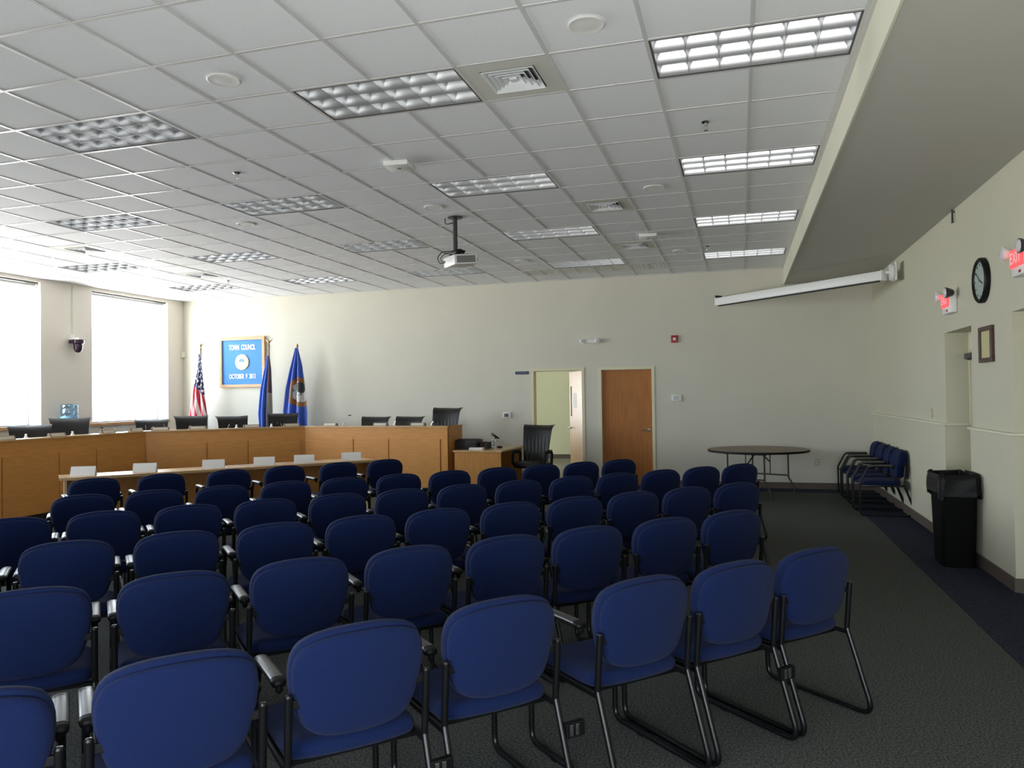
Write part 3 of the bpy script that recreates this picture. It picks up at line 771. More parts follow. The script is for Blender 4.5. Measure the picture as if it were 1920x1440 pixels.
# small wall fittings
def keypad(x, z, l, wide):
    t_ = thing('wall_keypad', l, 'keypad', (x, YB, z))
    B().box(-wide/2, wide/2, -0.028, -0.001, -0.055, 0.055, 0.006).obj('case', M['white'], t_, 40)
    B().box(-wide/2+0.03, wide/2-0.05, -0.031, -0.027, -0.032, 0.032, 0.001).obj('display', M['greydisp'], t_)
keypad(-3.69, 1.28, 'white wall control with grey display left of the open door', 0.16)
keypad(-0.56, 1.565, 'white thermostat right of the closed door', 0.17)
t_ = thing('door_sign', 'small slate blue sign plate beside the open door', 'sign', (-3.39, YB, 2.068))
B().box(-0.13, 0.13, -0.010, -0.001, -0.028, 0.028, 0.002).obj('plate', M['plaque'], t_)
B().box(-0.10, 0.10, -0.0115, -0.0095, -0.008, 0.010).obj('text_strip', mat('grey_sign_strip', (0.10, 0.12, 0.19), 0.4), t_)
t_ = thing('emergency_light', 'white twin head emergency light above the open door', 'emergency light', (-2.09, YB, 2.615))
B().box(-0.12, 0.12, -0.055, -0.001, -0.04, 0.04, 0.012).obj('case', M['white'], t_, 40)
for s in (-1, 1):
    h_ = B().lathe([(0.012, 0.03), (0.03, 0.02), (0.045, -0.03), (0.046, -0.04)], c=(s*0.14, -0.05, 0.005), n=16, axis='y').obj('lamp_head', M['white'], t_, 40)
    B().lathe([(0.041, -0.036), (0.03, -0.047), (0, -0.05)], c=(s*0.14, -0.05, 0.005), n=16, axis='y').obj('lens', M['lens'], h_, 40)
t_ = thing('fire_alarm', 'red fire alarm strobe high on the back wall', 'fire alarm', (-0.577, YB, 2.605))
B().box(-0.06, 0.06, -0.04, -0.001, -0.065, 0.065, 0.006).obj('case', M['red'], t_, 40)
B().box(-0.025, 0.025, -0.058, -0.038, -0.025, 0.028, 0.008).obj('strobe_lens', M['lens'], t_, 40)
def outlet(loc, rz, l, kind='outlet'):
    t_ = thing(kind, l, 'outlet' if kind == 'outlet' else 'switch', loc, rz)
    B().box(-0.035, 0.035, -0.008, -0.0005, -0.058, 0.058, 0.003).obj('plate', M['beige'], t_)
    if kind == 'outlet':
        for z in (-0.022, 0.022): B().box(-0.016, 0.016, -0.011, -0.007, z-0.013, z+0.013, 0.002).obj('socket', M['trim'], t_)
    else: B().box(-0.006, 0.006, -0.02, -0.007, -0.012, 0.012, 0.002).obj('toggle', M['trim'], t_)
outlet((1.733, YB, 0.455), 0, 'beige power outlet low on the back wall behind round table')
outlet((XR, 5.25, 1.375), PI/2*-1, 'beige light switch above the ledge on the right wall', 'light_switch')
t_ = thing('motion_sensor', 'small white motion sensor in the window corner', 'sensor', (XL+0.03, YB-0.03, 2.62), PI/4)
B().box(-0.045, 0.045, -0.03, 0.02, -0.07, 0.07, 0.012).obj('case', M['trim'], t_, 40)
B().box(-0.03, 0.03, -0.036, -0.028, -0.045, 0.0, 0.003).obj('lens', M['white'], t_)

# ================================================================== RIGHT WALL FITTINGS
def onwall(name, label, cat, y, z, **k):                        # local -y points into the room
    return thing(name, label, cat, (XR, y, z), -PI/2, **k)
ck = onwall('wall_clock', 'round black rimmed wall clock on the right wall', 'clock', 3.20, 2.62)
B().lathe([(0.20, -0.001), (0.205, -0.02), (0.203, -0.04), (0.19, -0.05), (0.172, -0.046), (0.168, -0.030)], n=40, axis='y').obj('rim', M['blackplastic'], ck, 40)
B().lathe([(0.170, -0.028), (0.170, -0.031), (0.0, -0.031)], n=40, axis='y').obj('face', M['clockface'], ck)
b = B()
for k in range(12):
    a = 2*PI*k/12; m3 = Matrix.Rotation(a, 4, 'Y'); b.box(-0.004, 0.004, -0.034, -0.031, 0.132, 0.155, mx=m3)
b.obj('hour_marks', M['blackplastic'], ck)
B().box(-0.005, 0.005, -0.037, -0.034, -0.02, 0.085, mx=Matrix.Rotation(2.0, 4, 'Y')).obj('hour_hand', M['blackplastic'], ck)
B().box(-0.0035, 0.0035, -0.040, -0.037, -0.025, 0.13, mx=Matrix.Rotation(-0.9, 4, 'Y')).obj('minute_hand', M['blackplastic'], ck)
B().lathe([(0.167, -0.042), (0.167, -0.044), (0.0, -0.045)], n=40, axis='y').obj('glass', M['glass'], ck)
pf = onwall('framed_certificate', 'dark mahogany framed certificate on the right wall below the clock', 'framed picture', 3.125, 2.04)
b = B(); hx, hz, fwid = 0.185, 0.16, 0.04
for p in ((-hx, hx, -hz, -hz+fwid), (-hx, hx, hz-fwid, hz), (-hx, -hx+fwid, -hz+fwid, hz-fwid), (hx-fwid, hx, -hz+fwid, hz-fwid)): b.box(p[0], p[1], -0.03, -0.001, p[2], p[3], 0.004)
b.obj('frame', M['mahogany'], pf)
B().box(-hx+0.02, hx-0.02, -0.014, -0.004, -hz+0.02, hz-0.02).obj('certificate', M['parchment'], pf)
def exitsign(y, z, label):
    t_ = onwall('exit_sign', label, 'exit sign', y, z)
    B().box(-0.15, 0.15, -0.07, -0.001, -0.12, 0.09, 0.010).obj('case', M['white'], t_, 40)
    B().box(-0.135, 0.135, -0.085, -0.068, -0.055, 0.085, 0.004).obj('lit_face', M['exit'], t_)
    text('EXIT', t_, (0, -0.0865, 0.012), (PI/2, 0, 0), 0.125, M['letters'], sx=0.95, ext=0.001)
    B().box(0.03, 0.07, -0.075, -0.068, -0.105, -0.085).obj('test_lamp', M['red'], t_)
    for s in (-1, 1):
        h_ = B().lathe([(0.012, 0.05), (0.03, 0.04), (0.055, -0.02), (0.057, -0.032)], c=(s*0.185, -0.085, 0.075), n=18, axis='y').obj('lamp_head', M['white' if s < 0 else 'darkmetal'], t_, 40)
        B().lathe([(0.052, -0.03), (0.04, -0.044), (0, -0.05)], c=(s*0.185, -0.085, 0.075), n=18, axis='y').obj('lens', M['lens'], h_, 40)
exitsign(4.24, 2.545, 'red lit exit sign with lamp heads before the projection screen')
exitsign(2.10, 2.63, 'red lit exit sign with lamp heads above the near doorway')
t_ = onwall('sidewall_sprinkler', 'short grey pipe bracket on the right wall under the soffit', 'sprinkler', 4.11, 3.40)
b = B(); b.tube([(0, -0.022, 0.07), (0, -0.022, -0.06)], 0.010, 8); b.box(-0.012, 0.012, -0.022, -0.001, 0.035, 0.055, 0.003); b.obj('pipe', M['darkmetal'], t_, 40)
B().lathe([(0.006, -0.058), (0.016, -0.062), (0.016, -0.066), (0, -0.068)], c=(0, -0.022, 0), n=14).obj('deflector', M['darkmetal'], t_, 40)
# ---- camera on the pier between the windows
pc = thing('security_camera', 'dark dome security camera on the pier between the windows', 'camera', (XL, 6.34, 2.73), PI/2)
B().box(-0.045, 0.045, -0.03, -0.001, -0.06, 0.12, 0.006).obj('wall_plate', M['white'], pc)
B().box(-0.09, 0.09, -0.26, -0.02, 0.02, 0.055, 0.012).obj('bracket', M['white'], pc, 40)
B().lathe([(0.0, 0.022), (0.10, 0.02), (0.10, -0.04), (0.085, -0.055), (0.075, -0.06), (0.072, -0.14), (0.055, -0.185), (0.025, -0.205), (0.0, -0.21)], c=(0, -0.15, 0), n=28).obj('dome', M['purple'], pc, 40)
B().box(-0.075, 0.075, -0.14, -0.01, -0.045, 0.02, 0.01).obj('housing', M['purple'], pc, 40)
B().cyl((0.02, -0.008, 0.12), (0.02, -0.008, 1.02), 0.008, 8).obj('conduit', M['trim'], pc, 60)

# ================================================================== DAIS
S0, S1, S2, S3 = Vector((-8.76, 2.1)), Vector((-8.85, 5.78)), Vector((-6.98, 7.56)), Vector((-4.20, 7.44))
DZ, KICK, PT = 1.15, 0.10, 0.928
dais = thing('council_dais', 'long angled maple council dais wrapping the far corner', 'desk', ((S1+S2)/2).to_3d())
DO = -((S1+S2)/2).to_3d()
def segbox(b, a, c, s0, s1, n0, n1, z0, z1, bev=0.0):
    """box along segment a->c: s along, n toward the audience"""
    u = (c-a).normalized(); n = Vector((u.y, -u.x))
    mx = Matrix(((u.x, n.x, 0, a.x), (u.y, n.y, 0, a.y), (0, 0, 1, 0), (0, 0, 0, 1)))
    b.box(s0, s1, n0, n1, z0, z1, bev, mx=Matrix.Translation(DO) @ mx)
SEGS = [(S0, S1, [0.0, 1.05, 1.954, 2.634, 3.65]), (S1, S2, [0.0, 0.935, 1.60, 2.494]), (S2, S3, [0.05, 0.987, 1.678, 2.651])]
def mitre(segs, off):
    """corner points of the polyline offset by off behind the front"""
    P = [S0, S1, S2, S3]; out = []
    for i, p in enumerate(P):
        ns = []
        if i > 0: u = (P[i]-P[i-1]).normalized(); ns.append(Vector((-u.y, u.x)))
        if i < 3: u = (P[i+1]-P[i]).normalized(); ns.append(Vector((-u.y, u.x)))
        if len(ns) == 1: out.append(p+ns[0]*off)
        else:
            m_ = (ns[0]+ns[1]).normalized(); out.append(p+m_*off/m_.dot(ns[0]))
    return out
def band(name, o0, o1, z0, z1, m, parent):
    A, C = mitre(None, o0), mitre(None, o1)
    b = B(); out = [Vector((*p, 0))+DO for p in A]+[Vector((*p, 0))+DO for p in reversed(C)]
    b.loft([[(p.x, p.y, z0) for p in out], [(p.x, p.y, z1) for p in out]])
    return b.obj(name, m, parent)
band('front', 0.012, 0.05, KICK, DZ-0.02, M['oak'], dais)
band('top_ledge', -0.004, 0.25, DZ-0.02, DZ, M['tabletop'], dais)
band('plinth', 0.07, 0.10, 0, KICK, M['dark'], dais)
band('worktop', 0.05, 0.45, 0.955, 0.985, M['tabletop'], dais)
for a, c, cuts in SEGS:
    Ls = (c-a).length
    for s0, s1 in zip(cuts, cuts[1:]):
        b = B(); segbox(b, a, c, s0+0.009, s1-0.009, -0.012, 0.012, KICK+0.01, PT, 0.002)
        b.obj('front_panel', M['oak'], dais)
b = B(); segbox(b, S2, S3, 2.665, (S3-S2).length, -0.012, 0.012, KICK, DZ-0.02); b.obj('end_post', M['oak'], dais)
u3 = (S3-S2).normalized()
b = B(); segbox(b, S2, S3, (S3-S2).length-0.04, (S3-S2).length, -0.63, -0.0, 0, DZ-0.02); b.obj('end_panel', M['oakside'], dais)
b = B(); segbox(b, S2, S3, (S3-S2).length-0.05, (S3-S2).length+0.006, -0.63, 0.004, DZ-0.02, DZ+0.0); b.obj('end_cap', M['oakside'], dais)
# raised platform behind it
A = mitre(None, 0.12)
b = B(); out = [Vector((*p, 0)) for p in A]+[Vector((-4.2, YB-0.02, 0)), Vector((XL+0.02, YB-0.02, 0)), Vector((XL+0.02, 2.1, 0))]
b.loft([[(p.x, p.y, 0.006) for p in out], [(p.x, p.y, 0.18) for p in out]])
o = b.obj('floor_platform', M['carpet']); tag(o, 'raised carpeted platform behind the council dais', 'platform', kind='structure')

# name blocks on the ledge
def onseg(i, s, off, z):
    a, c = SEGS[i][:2]; u = (c-a).normalized(); n = Vector((-u.y, u.x)); p = a+u*s+n*off
    return (p.x, p.y, z), math.atan2(u.y, u.x)
SHIFT = (S1-S0).length-2.8808
pl = thing('name_plate', '', 'name plate', (0, 0, -5))
b = B(); b.loft([[(x, -0.035, 0), (x, 0.035, 0), (x, 0.02, 0.05), (x, -0.004, 0.055)] for x in (-0.14, 0.14)]); b.obj('block', M['plate'], pl)
b = B(); b.loft([[(x, -0.0335+0.0, 0.006), (x, -0.0125, 0.047), (x, -0.0145, 0.048), (x, -0.0355, 0.0065)] for x in (-0.115, 0.115)]); b.obj('name_strip', M['plateface'], pl)
spots = [(0, 0.40+SHIFT), (0, 1.23+SHIFT), (0, 2.18+SHIFT), (0, 2.78+SHIFT), (1, 0.22), (1, 0.80), (1, 1.68), (1, 2.37), (2, 0.45), (2, 1.46), (2, 2.18)]
for k, (i, s) in enumerate(spots):
    p, a = onseg(i, s, 0.11, DZ)
    l = 'wooden name plate on the dais ledge, %s from the left end' % NUM[k]
    if k == 0: pl.location = p; pl.rotation_euler = (0, 0, a); pl['label'] = l; pl['group'] = 'name plates along the dais'
    else: dup(pl, p, a, l)
# water bottles on the counter behind the panel
wbt = thing('water_bottle', '', 'bottle', (0, 0, -5))
B().lathe([(0.030, 0), (0.033, 0.006), (0.033, 0.05), (0.031, 0.055), (0.033, 0.06), (0.033, 0.14), (0.026, 0.165), (0.015, 0.182), (0.0135, 0.20)], n=18).obj('body', M['white'], wbt, 40)
B().lathe([(0.0145, 0.192), (0.0155, 0.195), (0.0155, 0.212), (0.013, 0.214), (0, 0.214)], n=16).obj('cap', M['letters'], wbt, 40)
bs = [(0, 0.95+SHIFT), (0, 1.76+SHIFT), (0, 2.60+SHIFT), (1, 0.12), (1, 0.70), (1, 1.46), (1, 2.06)]
for k, (i, s) in enumerate(bs):
    p, a = onseg(i, s, 0.36, 0.987)
    l = 'white capped water bottle peeking over the dais, %s from the left' % NUM[k]
    if k == 0: wbt.location = p; wbt['label'] = l; wbt['group'] = 'water bottles on the dais counter'
    else: dup(wbt, p, a, l)
# gooseneck microphones
def gooseneck(i, s, h, lean, l):
    p, a = onseg(i, s, 0.34, 0.987)
    t_ = thing('gooseneck_microphone', l, 'microphone', p, a, 'gooseneck microphones on the dais')
    B().lathe([(0.05, 0), (0.05, 0.02), (0.035, 0.03), (0, 0.03)], n=16).obj('base', M['blackplastic'], t_, 40)
    B().tube(catmull_open([(0, 0, 0.03), (lean*0.1, 0.01, h*0.35), (lean*0.5, 0.0, h*0.75), (lean, -0.02, h)]), 0.004, 6).obj('neck', M['chrome'], t_, 60)
    d = Vector((lean*0.9, -0.02, 0.02)).normalized()
    B().tube([(lean, -0.02, h), (lean+d.x*0.05, -0.02+d.y*0.05, h+d.z*0.05)], 0.010, 10).obj('head', M['blackplastic'], t_, 60)
def catmull_open(pts, n=6):
    P = [Vector(p) for p in pts]; P = [P[0]*2-P[1]]+P+[P[-1]*2-P[-2]]; out = []
    for i in range(1, len(P)-2):
        p0, p1, p2, p3 = P[i-1:i+3]
        for k in range(n):
            t = k/n; out.append(0.5*((2*p1)+(p2-p0)*t+(2*p0-5*p1+4*p2-p3)*t*t+(3*p1-p0-3*p2+p3)*t**3))
    out.append(P[-2]); return out
for i, s, h, lean, l in ((2, 0.52, 0.34, 0.18, 'tall gooseneck microphone standing clear against back wall'), (2, 1.55, 0.24, 0.10, 'gooseneck microphone left of the middle right-hand dais chair'), (2, 2.28, 0.24, 0.10, 'gooseneck microphone before the tallest dais chair'),
                      (0, 2.45+SHIFT, 0.24, -0.14, 'gooseneck microphone leaning below the window sill'), (1, 0.02, 0.26, -0.02, 'upright gooseneck microphone at the dais corner by window'), (1, 0.35, 0.27, -0.08, 'leaning gooseneck microphone before the grey washed chair'), (1, 1.28, 0.22, 0.06, 'gooseneck microphone before the second chair facing the aisle'), (1, 2.28, 0.22, -0.08, 'gooseneck microphone before the chair by blue flag')):
    gooseneck(i, s, h, lean, l)

# ================================================================== EXECUTIVE CHAIRS
def exec_chair(name):
    t_ = thing(name, '', 'office chair', (0, 0, -5))
    rings = []
    nv = 16
    for j in range(nv+1):
        v = j/nv
        z = 0.47+0.655*v
        hwid = 0.225+0.05*v+(0.022*max(0, (v-0.8)/0.2)**2)
        yc = -0.20-0.13*v-0.045*math.sin(v*PI)*-0.6
        th = 0.042-0.014*v
        if v > 0.86:
            k = (v-0.86)/0.14; yc -= 0.07*k*k; z -= 0.02*k*k
        ring = []
        N = 26
        for i in range(N+1):                                   # front, left to right
            u = -1+2*i/N
            pleat = 0.007*math.cos(u*PI*7.5+0.8*math.sin(v*5))*math.sin(PI*min(1, v*1.4))*(1-u**6)
            sag = -0.018*(1-u*u)*max(0, (v-0.7)/0.3)
            ring.append((u*hwid, yc+0.045*u*u+th*(1-0.55*u**4)+pleat, z+sag))
        for i in range(1, N):
            u = 1-2*i/N
            sag = -0.018*(1-u*u)*max(0, (v-0.7)/0.3)
            ring.append((u*hwid, yc+0.045*u*u-th*(1-0.6*u**4), z+sag))
        rings.append(ring)
    b = B().loft(rings); b.obj('backrest', M['leather'], t_, 55)
    so = rrect(-0.26, 0.26, -0.22, 0.27, 0.09, 5)
    layers = [(0.03, 0.415), (0.0, 0.44), (0.0, 0.475), (0.02, 0.505), (0.06, 0.52), (0.12, 0.525)]
    b = B().loft([[(p.x, p.y, z-0.02*max(0, p.y-0.15)*4*(1 if z > 0.46 else 0)) for p in shrink(so, d)] for d, z in layers]); b.obj('seat', M['leather'], t_, 55)
    for s in (-1, 1):
        b = B(); b.tube(fillet([(s*0.27, -0.13, 0.43), (s*0.29, -0.13, 0.44), (s*0.295, -0.16, 0.66), (s*0.295, 0.13, 0.665), (s*0.29, 0.17, 0.50), (s*0.27, 0.10, 0.43)], 0.06), 0.025, 8)
        ar = b.obj('armrest', M['blackplastic'], t_, 60)
        B().box(s*0.295-0.028, s*0.295+0.028, -0.12, 0.11, 0.672, 0.70, 0.012).obj('arm_pad', M['leather'], ar, 40)
    b = B(); b.box(-0.09, 0.09, -0.12, 0.10, 0.37, 0.42, 0.01); b.box(-0.035, 0.035, -0.26, -0.10, 0.385, 0.41, 0.005); b.box(-0.035, 0.035, -0.275, -0.245, 0.39, 0.62, 0.008); b.obj('tilt_mechanism', M['blackplastic'], t_, 40)
    B().lathe([(0.028, 0.10), (0.028, 0.25), (0.019, 0.25), (0.019, 0.38)], n=14).obj('column', M['blackplastic'], t_, 40)
    for k in range(5):
        a = 2*PI*k/5+0.3; mx = Matrix.Rotation(a, 4, 'Z')
        b = B(); b.loft([[(0.02, -0.028, 0.075), (0.02, 0.028, 0.075), (0.02, 0.022, 0.125), (0.02, -0.022, 0.125)], [(0.31, -0.017, 0.065), (0.31, 0.017, 0.065), (0.31, 0.014, 0.088), (0.31, -0.014, 0.088)]]); b.move(mx)
        st = b.obj('base_leg', M['blackplastic'], t_)
        b = B(); b.cyl((0.295, -0.022, 0.029), (0.295, -0.004, 0.029), 0.029, 14); b.cyl((0.295, 0.004, 0.029), (0.295, 0.022, 0.029), 0.029, 14); b.cyl((0.295, 0, 0.03), (0.295, 0, 0.07), 0.008, 8); b.move(mx)
        b.obj('caster', M['blackplastic'], st, 40)
    return t_
ex = exec_chair('executive_chair')
ex.location = (-2.84, 8.02, 0); ex.rotation_euler = (0, 0, math.radians(180-9)); ex['label'] = 'black leather office chair at the small desk by the open door'
PZ = 0.18
# position of the back's top edge, facing, height of the top edge above the platform (the seats are set to different heights)
EX = [((-9.67, 4.34), -126, 1.135, 'black leather dais chair nearest the camera, beside the near window'), ((-9.68, 5.08), -134, 1.216, 'tall black leather dais chair in front of the water cooler'),
      ((-9.80, 6.98), -136, 1.135, 'black leather dais chair in front of the bright window, grey washed'), ((-9.03, 7.08), -134, 1.190, 'black leather dais chair in front of stars and stripes flag'),
      ((-8.60, 7.66), -132, 1.165, 'black leather dais chair under the notice board'), ((-7.80, 8.12), -146, 1.20, 'black leather dais chair before the two blue flags'),
      ((-6.02, 8.50), -176, 1.115, 'black leather dais chair right of the tall microphone'), ((-5.30, 8.45), 178, 1.115, 'black leather dais chair left of the tallest one'), ((-4.55, 8.42), 176, 1.27, 'tallest black leather dais chair at the right end')]
for (x, y), deg, zt, l in EX:
    a = math.radians(deg)
    c = dup(ex, (x-math.sin(a)*0.36, y+math.cos(a)*0.36, PZ), a, l, 'leather chairs behind the dais')
    c.scale = (1, 1, zt/1.105)
ex.location = (-2.88, 7.98, 0); ex.scale = (1, 1, 1.03)

# ---- water cooler by the window pier
wc = thing('water_cooler', 'white water cooler with blue bottle against the window pier', 'water cooler', (-10.72, 6.06, 0.18), PI/2)
B().box(-0.16, 0.16, -0.16, 0.16, 0, 0.95, 0.02).obj('cabinet', M['white'], wc, 40)
for x, m in ((-0.05, 'red'), (0.05, 'boardblue')): B().box(x-0.015, x+0.015, -0.205, -0.16, 0.72, 0.76, 0.004).obj('tap', M[m], wc)
jg = B().lathe([(0.05, 0.95), (0.06, 1.0), (0.135, 1.06), (0.137, 1.10), (0.13, 1.11), (0.137, 1.12), (0.137, 1.22), (0.13, 1.23), (0.137, 1.24), (0.137, 1.34), (0.13, 1.35), (0.137, 1.36), (0.135, 1.41), (0.11, 1.43), (0, 1.43)], n=28).obj('jug', M['jug'], wc, 40)
B().lathe([(0.139, 1.13), (0.139, 1.215)], n=28).obj('label_band', mat('blue_jug_label', (0.20, 0.42, 0.62), 0.5), jg)

# ================================================================== WITNESS TABLE
F0, F1 = Vector((-7.20, 2.56)), Vector((-4.55, 5.50))
tu = (F1-F0).normalized(); TL = (F1-F0).length
wt = thing('witness_table', 'long narrow beech table in front of the dais', 'table', (F0.x, F0.y, 0), math.atan2(tu.y, tu.x))
TD, TZ = 0.50, 0.745
B().box(0, TL, 0, TD, TZ-0.035, TZ, 0.003).obj('tabletop', M['tabletop'], wt)
for x in (0.05, TL/2-0.015, TL-0.08): B().box(x, x+0.03, 0.06, TD-0.06, 0, TZ-0.035, 0.002).obj('panel_leg', M['pine'], wt)
B().box(0.08, TL-0.08, TD-0.16, TD-0.14, 0.28, TZ-0.035).obj('modesty_panel', M['oak'], wt)
def ontable(s, n, z=TZ):
    nn = Vector((-tu.y, tu.x)); p = F0+tu*s+nn*n; return (p.x, p.y, z)
tent = thing('name_tent', '', 'name card', (0, 0, -5))
b = B()
b.loft([[(x, -0.045, 0.0), (x, 0.0, 0.112), (x, 0.045, 0.0), (x, 0.0425, 0.0), (x, 0.0, 0.107), (x, -0.0425, 0.0)] for x in (-0.138, 0.138)]); b.obj('card', M['paper'], tent)
pts = [(-7.138, 2.851), (-6.62, 3.30), (-6.06, 3.90), (-5.70, 4.46), (-5.37, 4.90), (-4.90, 5.40)]
for k, (x, y) in enumerate(pts):
    d = Vector((x, y))-F0; s = d.dot(tu)
    p = ontable(s, 0.20, TZ); a = math.atan2(tu.y, tu.x)-0.35
    l = 'folded white name card on the long narrow table, %s from the left' % NUM[k]
    if k == 0: tent.location = p; tent.rotation_euler = (0, 0, a); tent['label'] = l; tent['group'] = 'folded name cards on the narrow table'
    else: dup(tent, p, a+random.uniform(-0.08, 0.08), l)
o = B().box(-0.14, 0.14, -0.105, 0.105, 0, 0.0015).obj('paper_sheet', M['paper'], None, loc=ontable(1.78, 0.26), rot=(0, 0, 0.9)); tag(o, 'loose white paper sheet on the narrow table right of third card', 'paper')

# ================================================================== SIDE DESK
dk = thing('side_desk', 'small maple desk butted against the right end of the dais', 'desk', (-4.10, 7.40, 0))
B().box(0, 0.86, 0, 1.32, 0.715, 0.745, 0.003).obj('desktop', M['tabletop'], dk)
B().box(0.025, 0.835, 0.02, 0.05, 0, 0.715).obj('end_panel', M['oakside'], dk)
B().box(0.025, 0.835, 1.27, 1.30, 0, 0.715).obj('end_panel', M['oakside'], dk)
B().box(0.03, 0.05, 0.05, 1.27, 0.10, 0.715).obj('modesty_panel', M['oakside'], dk)
DZ2 = 0.745
t_ = thing('recorder_case', 'black boxy recorder at the left front of the small desk', 'recorder', (-3.965, 7.87, DZ2), -0.03)
B().box(-0.20, 0.18, -0.17, 0.17, 0, 0.155, 0.004).obj('body', M['box'], t_, 40)
b = B(); b.box(-0.18, 0.15, -0.15, 0.15, 0.155, 0.165, 0.004); b.obj('lid', M['blackplastic'], t_, 40)
b = B(); b.box(0.10, 0.17, -0.178, -0.17, 0.05, 0.11, 0.002); b.obj('front_recess', M['dark'], t_)
t_ = thing('card_box', 'small open brown box between recorder and microphone', 'box', (-3.695, 7.93, DZ2), -0.05)
b = B()
for p in ((-0.075, 0.075, -0.10, -0.09, 0, 0.11), (-0.075, 0.075, 0.09, 0.10, 0, 0.11), (-0.075, -0.065, -0.10, 0.10, 0, 0.11), (0.065, 0.075, -0.10, 0.10, 0, 0.11), (-0.075, 0.075, -0.10, 0.10, 0, 0.01)): b.box(*p)
b.obj('carton', mat('dark_brown_card', (0.045, 0.032, 0.022), 0.6), t_)
B().box(-0.06, 0.06, -0.085, 0.085, 0.01, 0.095, 0.004).obj('contents', M['blackplastic'], t_)
t_ = thing('paper_stack', 'small white stack of paper in front of the brown box', 'paper', (-3.75, 7.62, DZ2), -0.05)
for k in range(3): B().box(-0.12, 0.12, -0.06, 0.06, k*0.012, k*0.012+0.011, mx=Matrix.Rotation(0.05*k, 4, 'Z')).obj('pad', M['paper'], t_)
t_ = thing('desk_microphone', 'black microphone on short stand on the small desk', 'microphone', (-3.56, 8.04, DZ2), 0)
B().lathe([(0.045, 0), (0.046, 0.012), (0.02, 0.022), (0.009, 0.026), (0.009, 0.17), (0.0, 0.17)], n=20).obj('stand', M['chrome'], t_, 40)
B().tube([(0.075, 0, 0.165), (-0.03, 0, 0.225)], 0.013, 12, r1=0.018).obj('barrel', M['blackplastic'], t_, 60)
B().lathe([(0.0, -0.035), (0.02, -0.028), (0.026, -0.01), (0.026, 0.008), (0.018, 0.02), (0, 0.024)], n=16).move(Matrix.Translation((-0.05, 0, 0.237)) @ Matrix.Rotation(math.radians(-60), 4, 'Y')).obj('grille', M['mesh'], t_, 40)
B().box(0.0, 0.03, -0.012, 0.012, 0.16, 0.19, 0.004).obj('clip', M['blackplastic'], t_)
t_ = thing('water_bottle', 'clear water bottle in front of the desk microphone', 'bottle', (-3.565, 7.90, DZ2))
B().lathe([(0.030, 0), (0.033, 0.006), (0.033, 0.05), (0.031, 0.055), (0.033, 0.06), (0.033, 0.10), (0.026, 0.125), (0.014, 0.14), (0.0135, 0.155)], n=18).obj('body', M['bottle'], t_, 40)
B().lathe([(0.0145, 0.15), (0.0155, 0.152), (0.0155, 0.168), (0, 0.17)], n=16).obj('cap', M['white'], t_, 40)
t_ = thing('desk_mouse', 'small black puck on the desk right of the microphone stand', 'mouse', (-3.50, 8.10, DZ2), 0.5)
B().loft([[(p.x, p.y, z) for p in inset(rrect(-0.05, 0.05, -0.03, 0.03, 0.028, 4), d)] for d, z in ((0, 0), (0, 0.014), (0.008, 0.026), (0.018, 0.03))]).obj('shell', M['blackplastic'], t_, 50)
B().box(-0.045, -0.02, -0.002, 0.002, 0.026, 0.031).obj('wheel', M['mesh'], t_)

# ================================================================== ROUND FOLDING TABLE
rtb = thing('round_folding_table', 'round brown folding table in front of the back wall', 'table', (0.77, 8.24, 0), math.radians(-25))
B().lathe([(0.0, 0.705), (0.772, 0.705), (0.778, 0.712), (0.778, 0.735), (0.772, 0.738)], n=56).obj('edge_band', M['blackplastic'], rtb, 30)
B().lathe([(0.771, 0.735), (0.771, 0.7405), (0.0, 0.7405)], n=56).obj('tabletop', M['folding'], rtb)
for s in (-1, 1):
    b = B(); y = s*0.46
    for x in (-0.30, 0.30):
        k = 1 if x > 0 else -1
        b.tube(fillet([(x, y, 0.70), (x, y, 0.27), (x+k*0.09, y, 0.13), (x+k*0.10, y, 0.004)], 0.05), 0.0135, 10)
    b.tube([(-0.30, y, 0.30), (0.30, y, 0.30)], 0.012, 8)
    b.tube([(-0.32, y, 0.69), (0.32, y, 0.69)], 0.012, 8)
    b.obj('folding_leg', M['legsteel'], rtb, 60)
    b = B(); b.tube([(0.0, y, 0.30), (0.0, y, 0.52)], 0.009, 8); b.tube([(0.0, y, 0.50), (0.0, s*0.05, 0.70)], 0.010, 8); b.tube([(0.0, y*0.62, 0.61), (0.0, s*0.2, 0.60)], 0.006, 6)
    b.tube([(0.0, y, 0.50), (0.0, y, 0.69)], 0.009, 8)
    b.obj('brace', M['legsteel'], rtb, 60)
b = B(); b.box(-0.34, 0.34, -0.50, -0.47, 0.68, 0.706); b.box(-0.34, 0.34, 0.47, 0.50, 0.68, 0.706); b.box(-0.03, 0.03, -0.50, 0.50, 0.685, 0.706); b.obj('apron_rail', M['legsteel'], rtb)

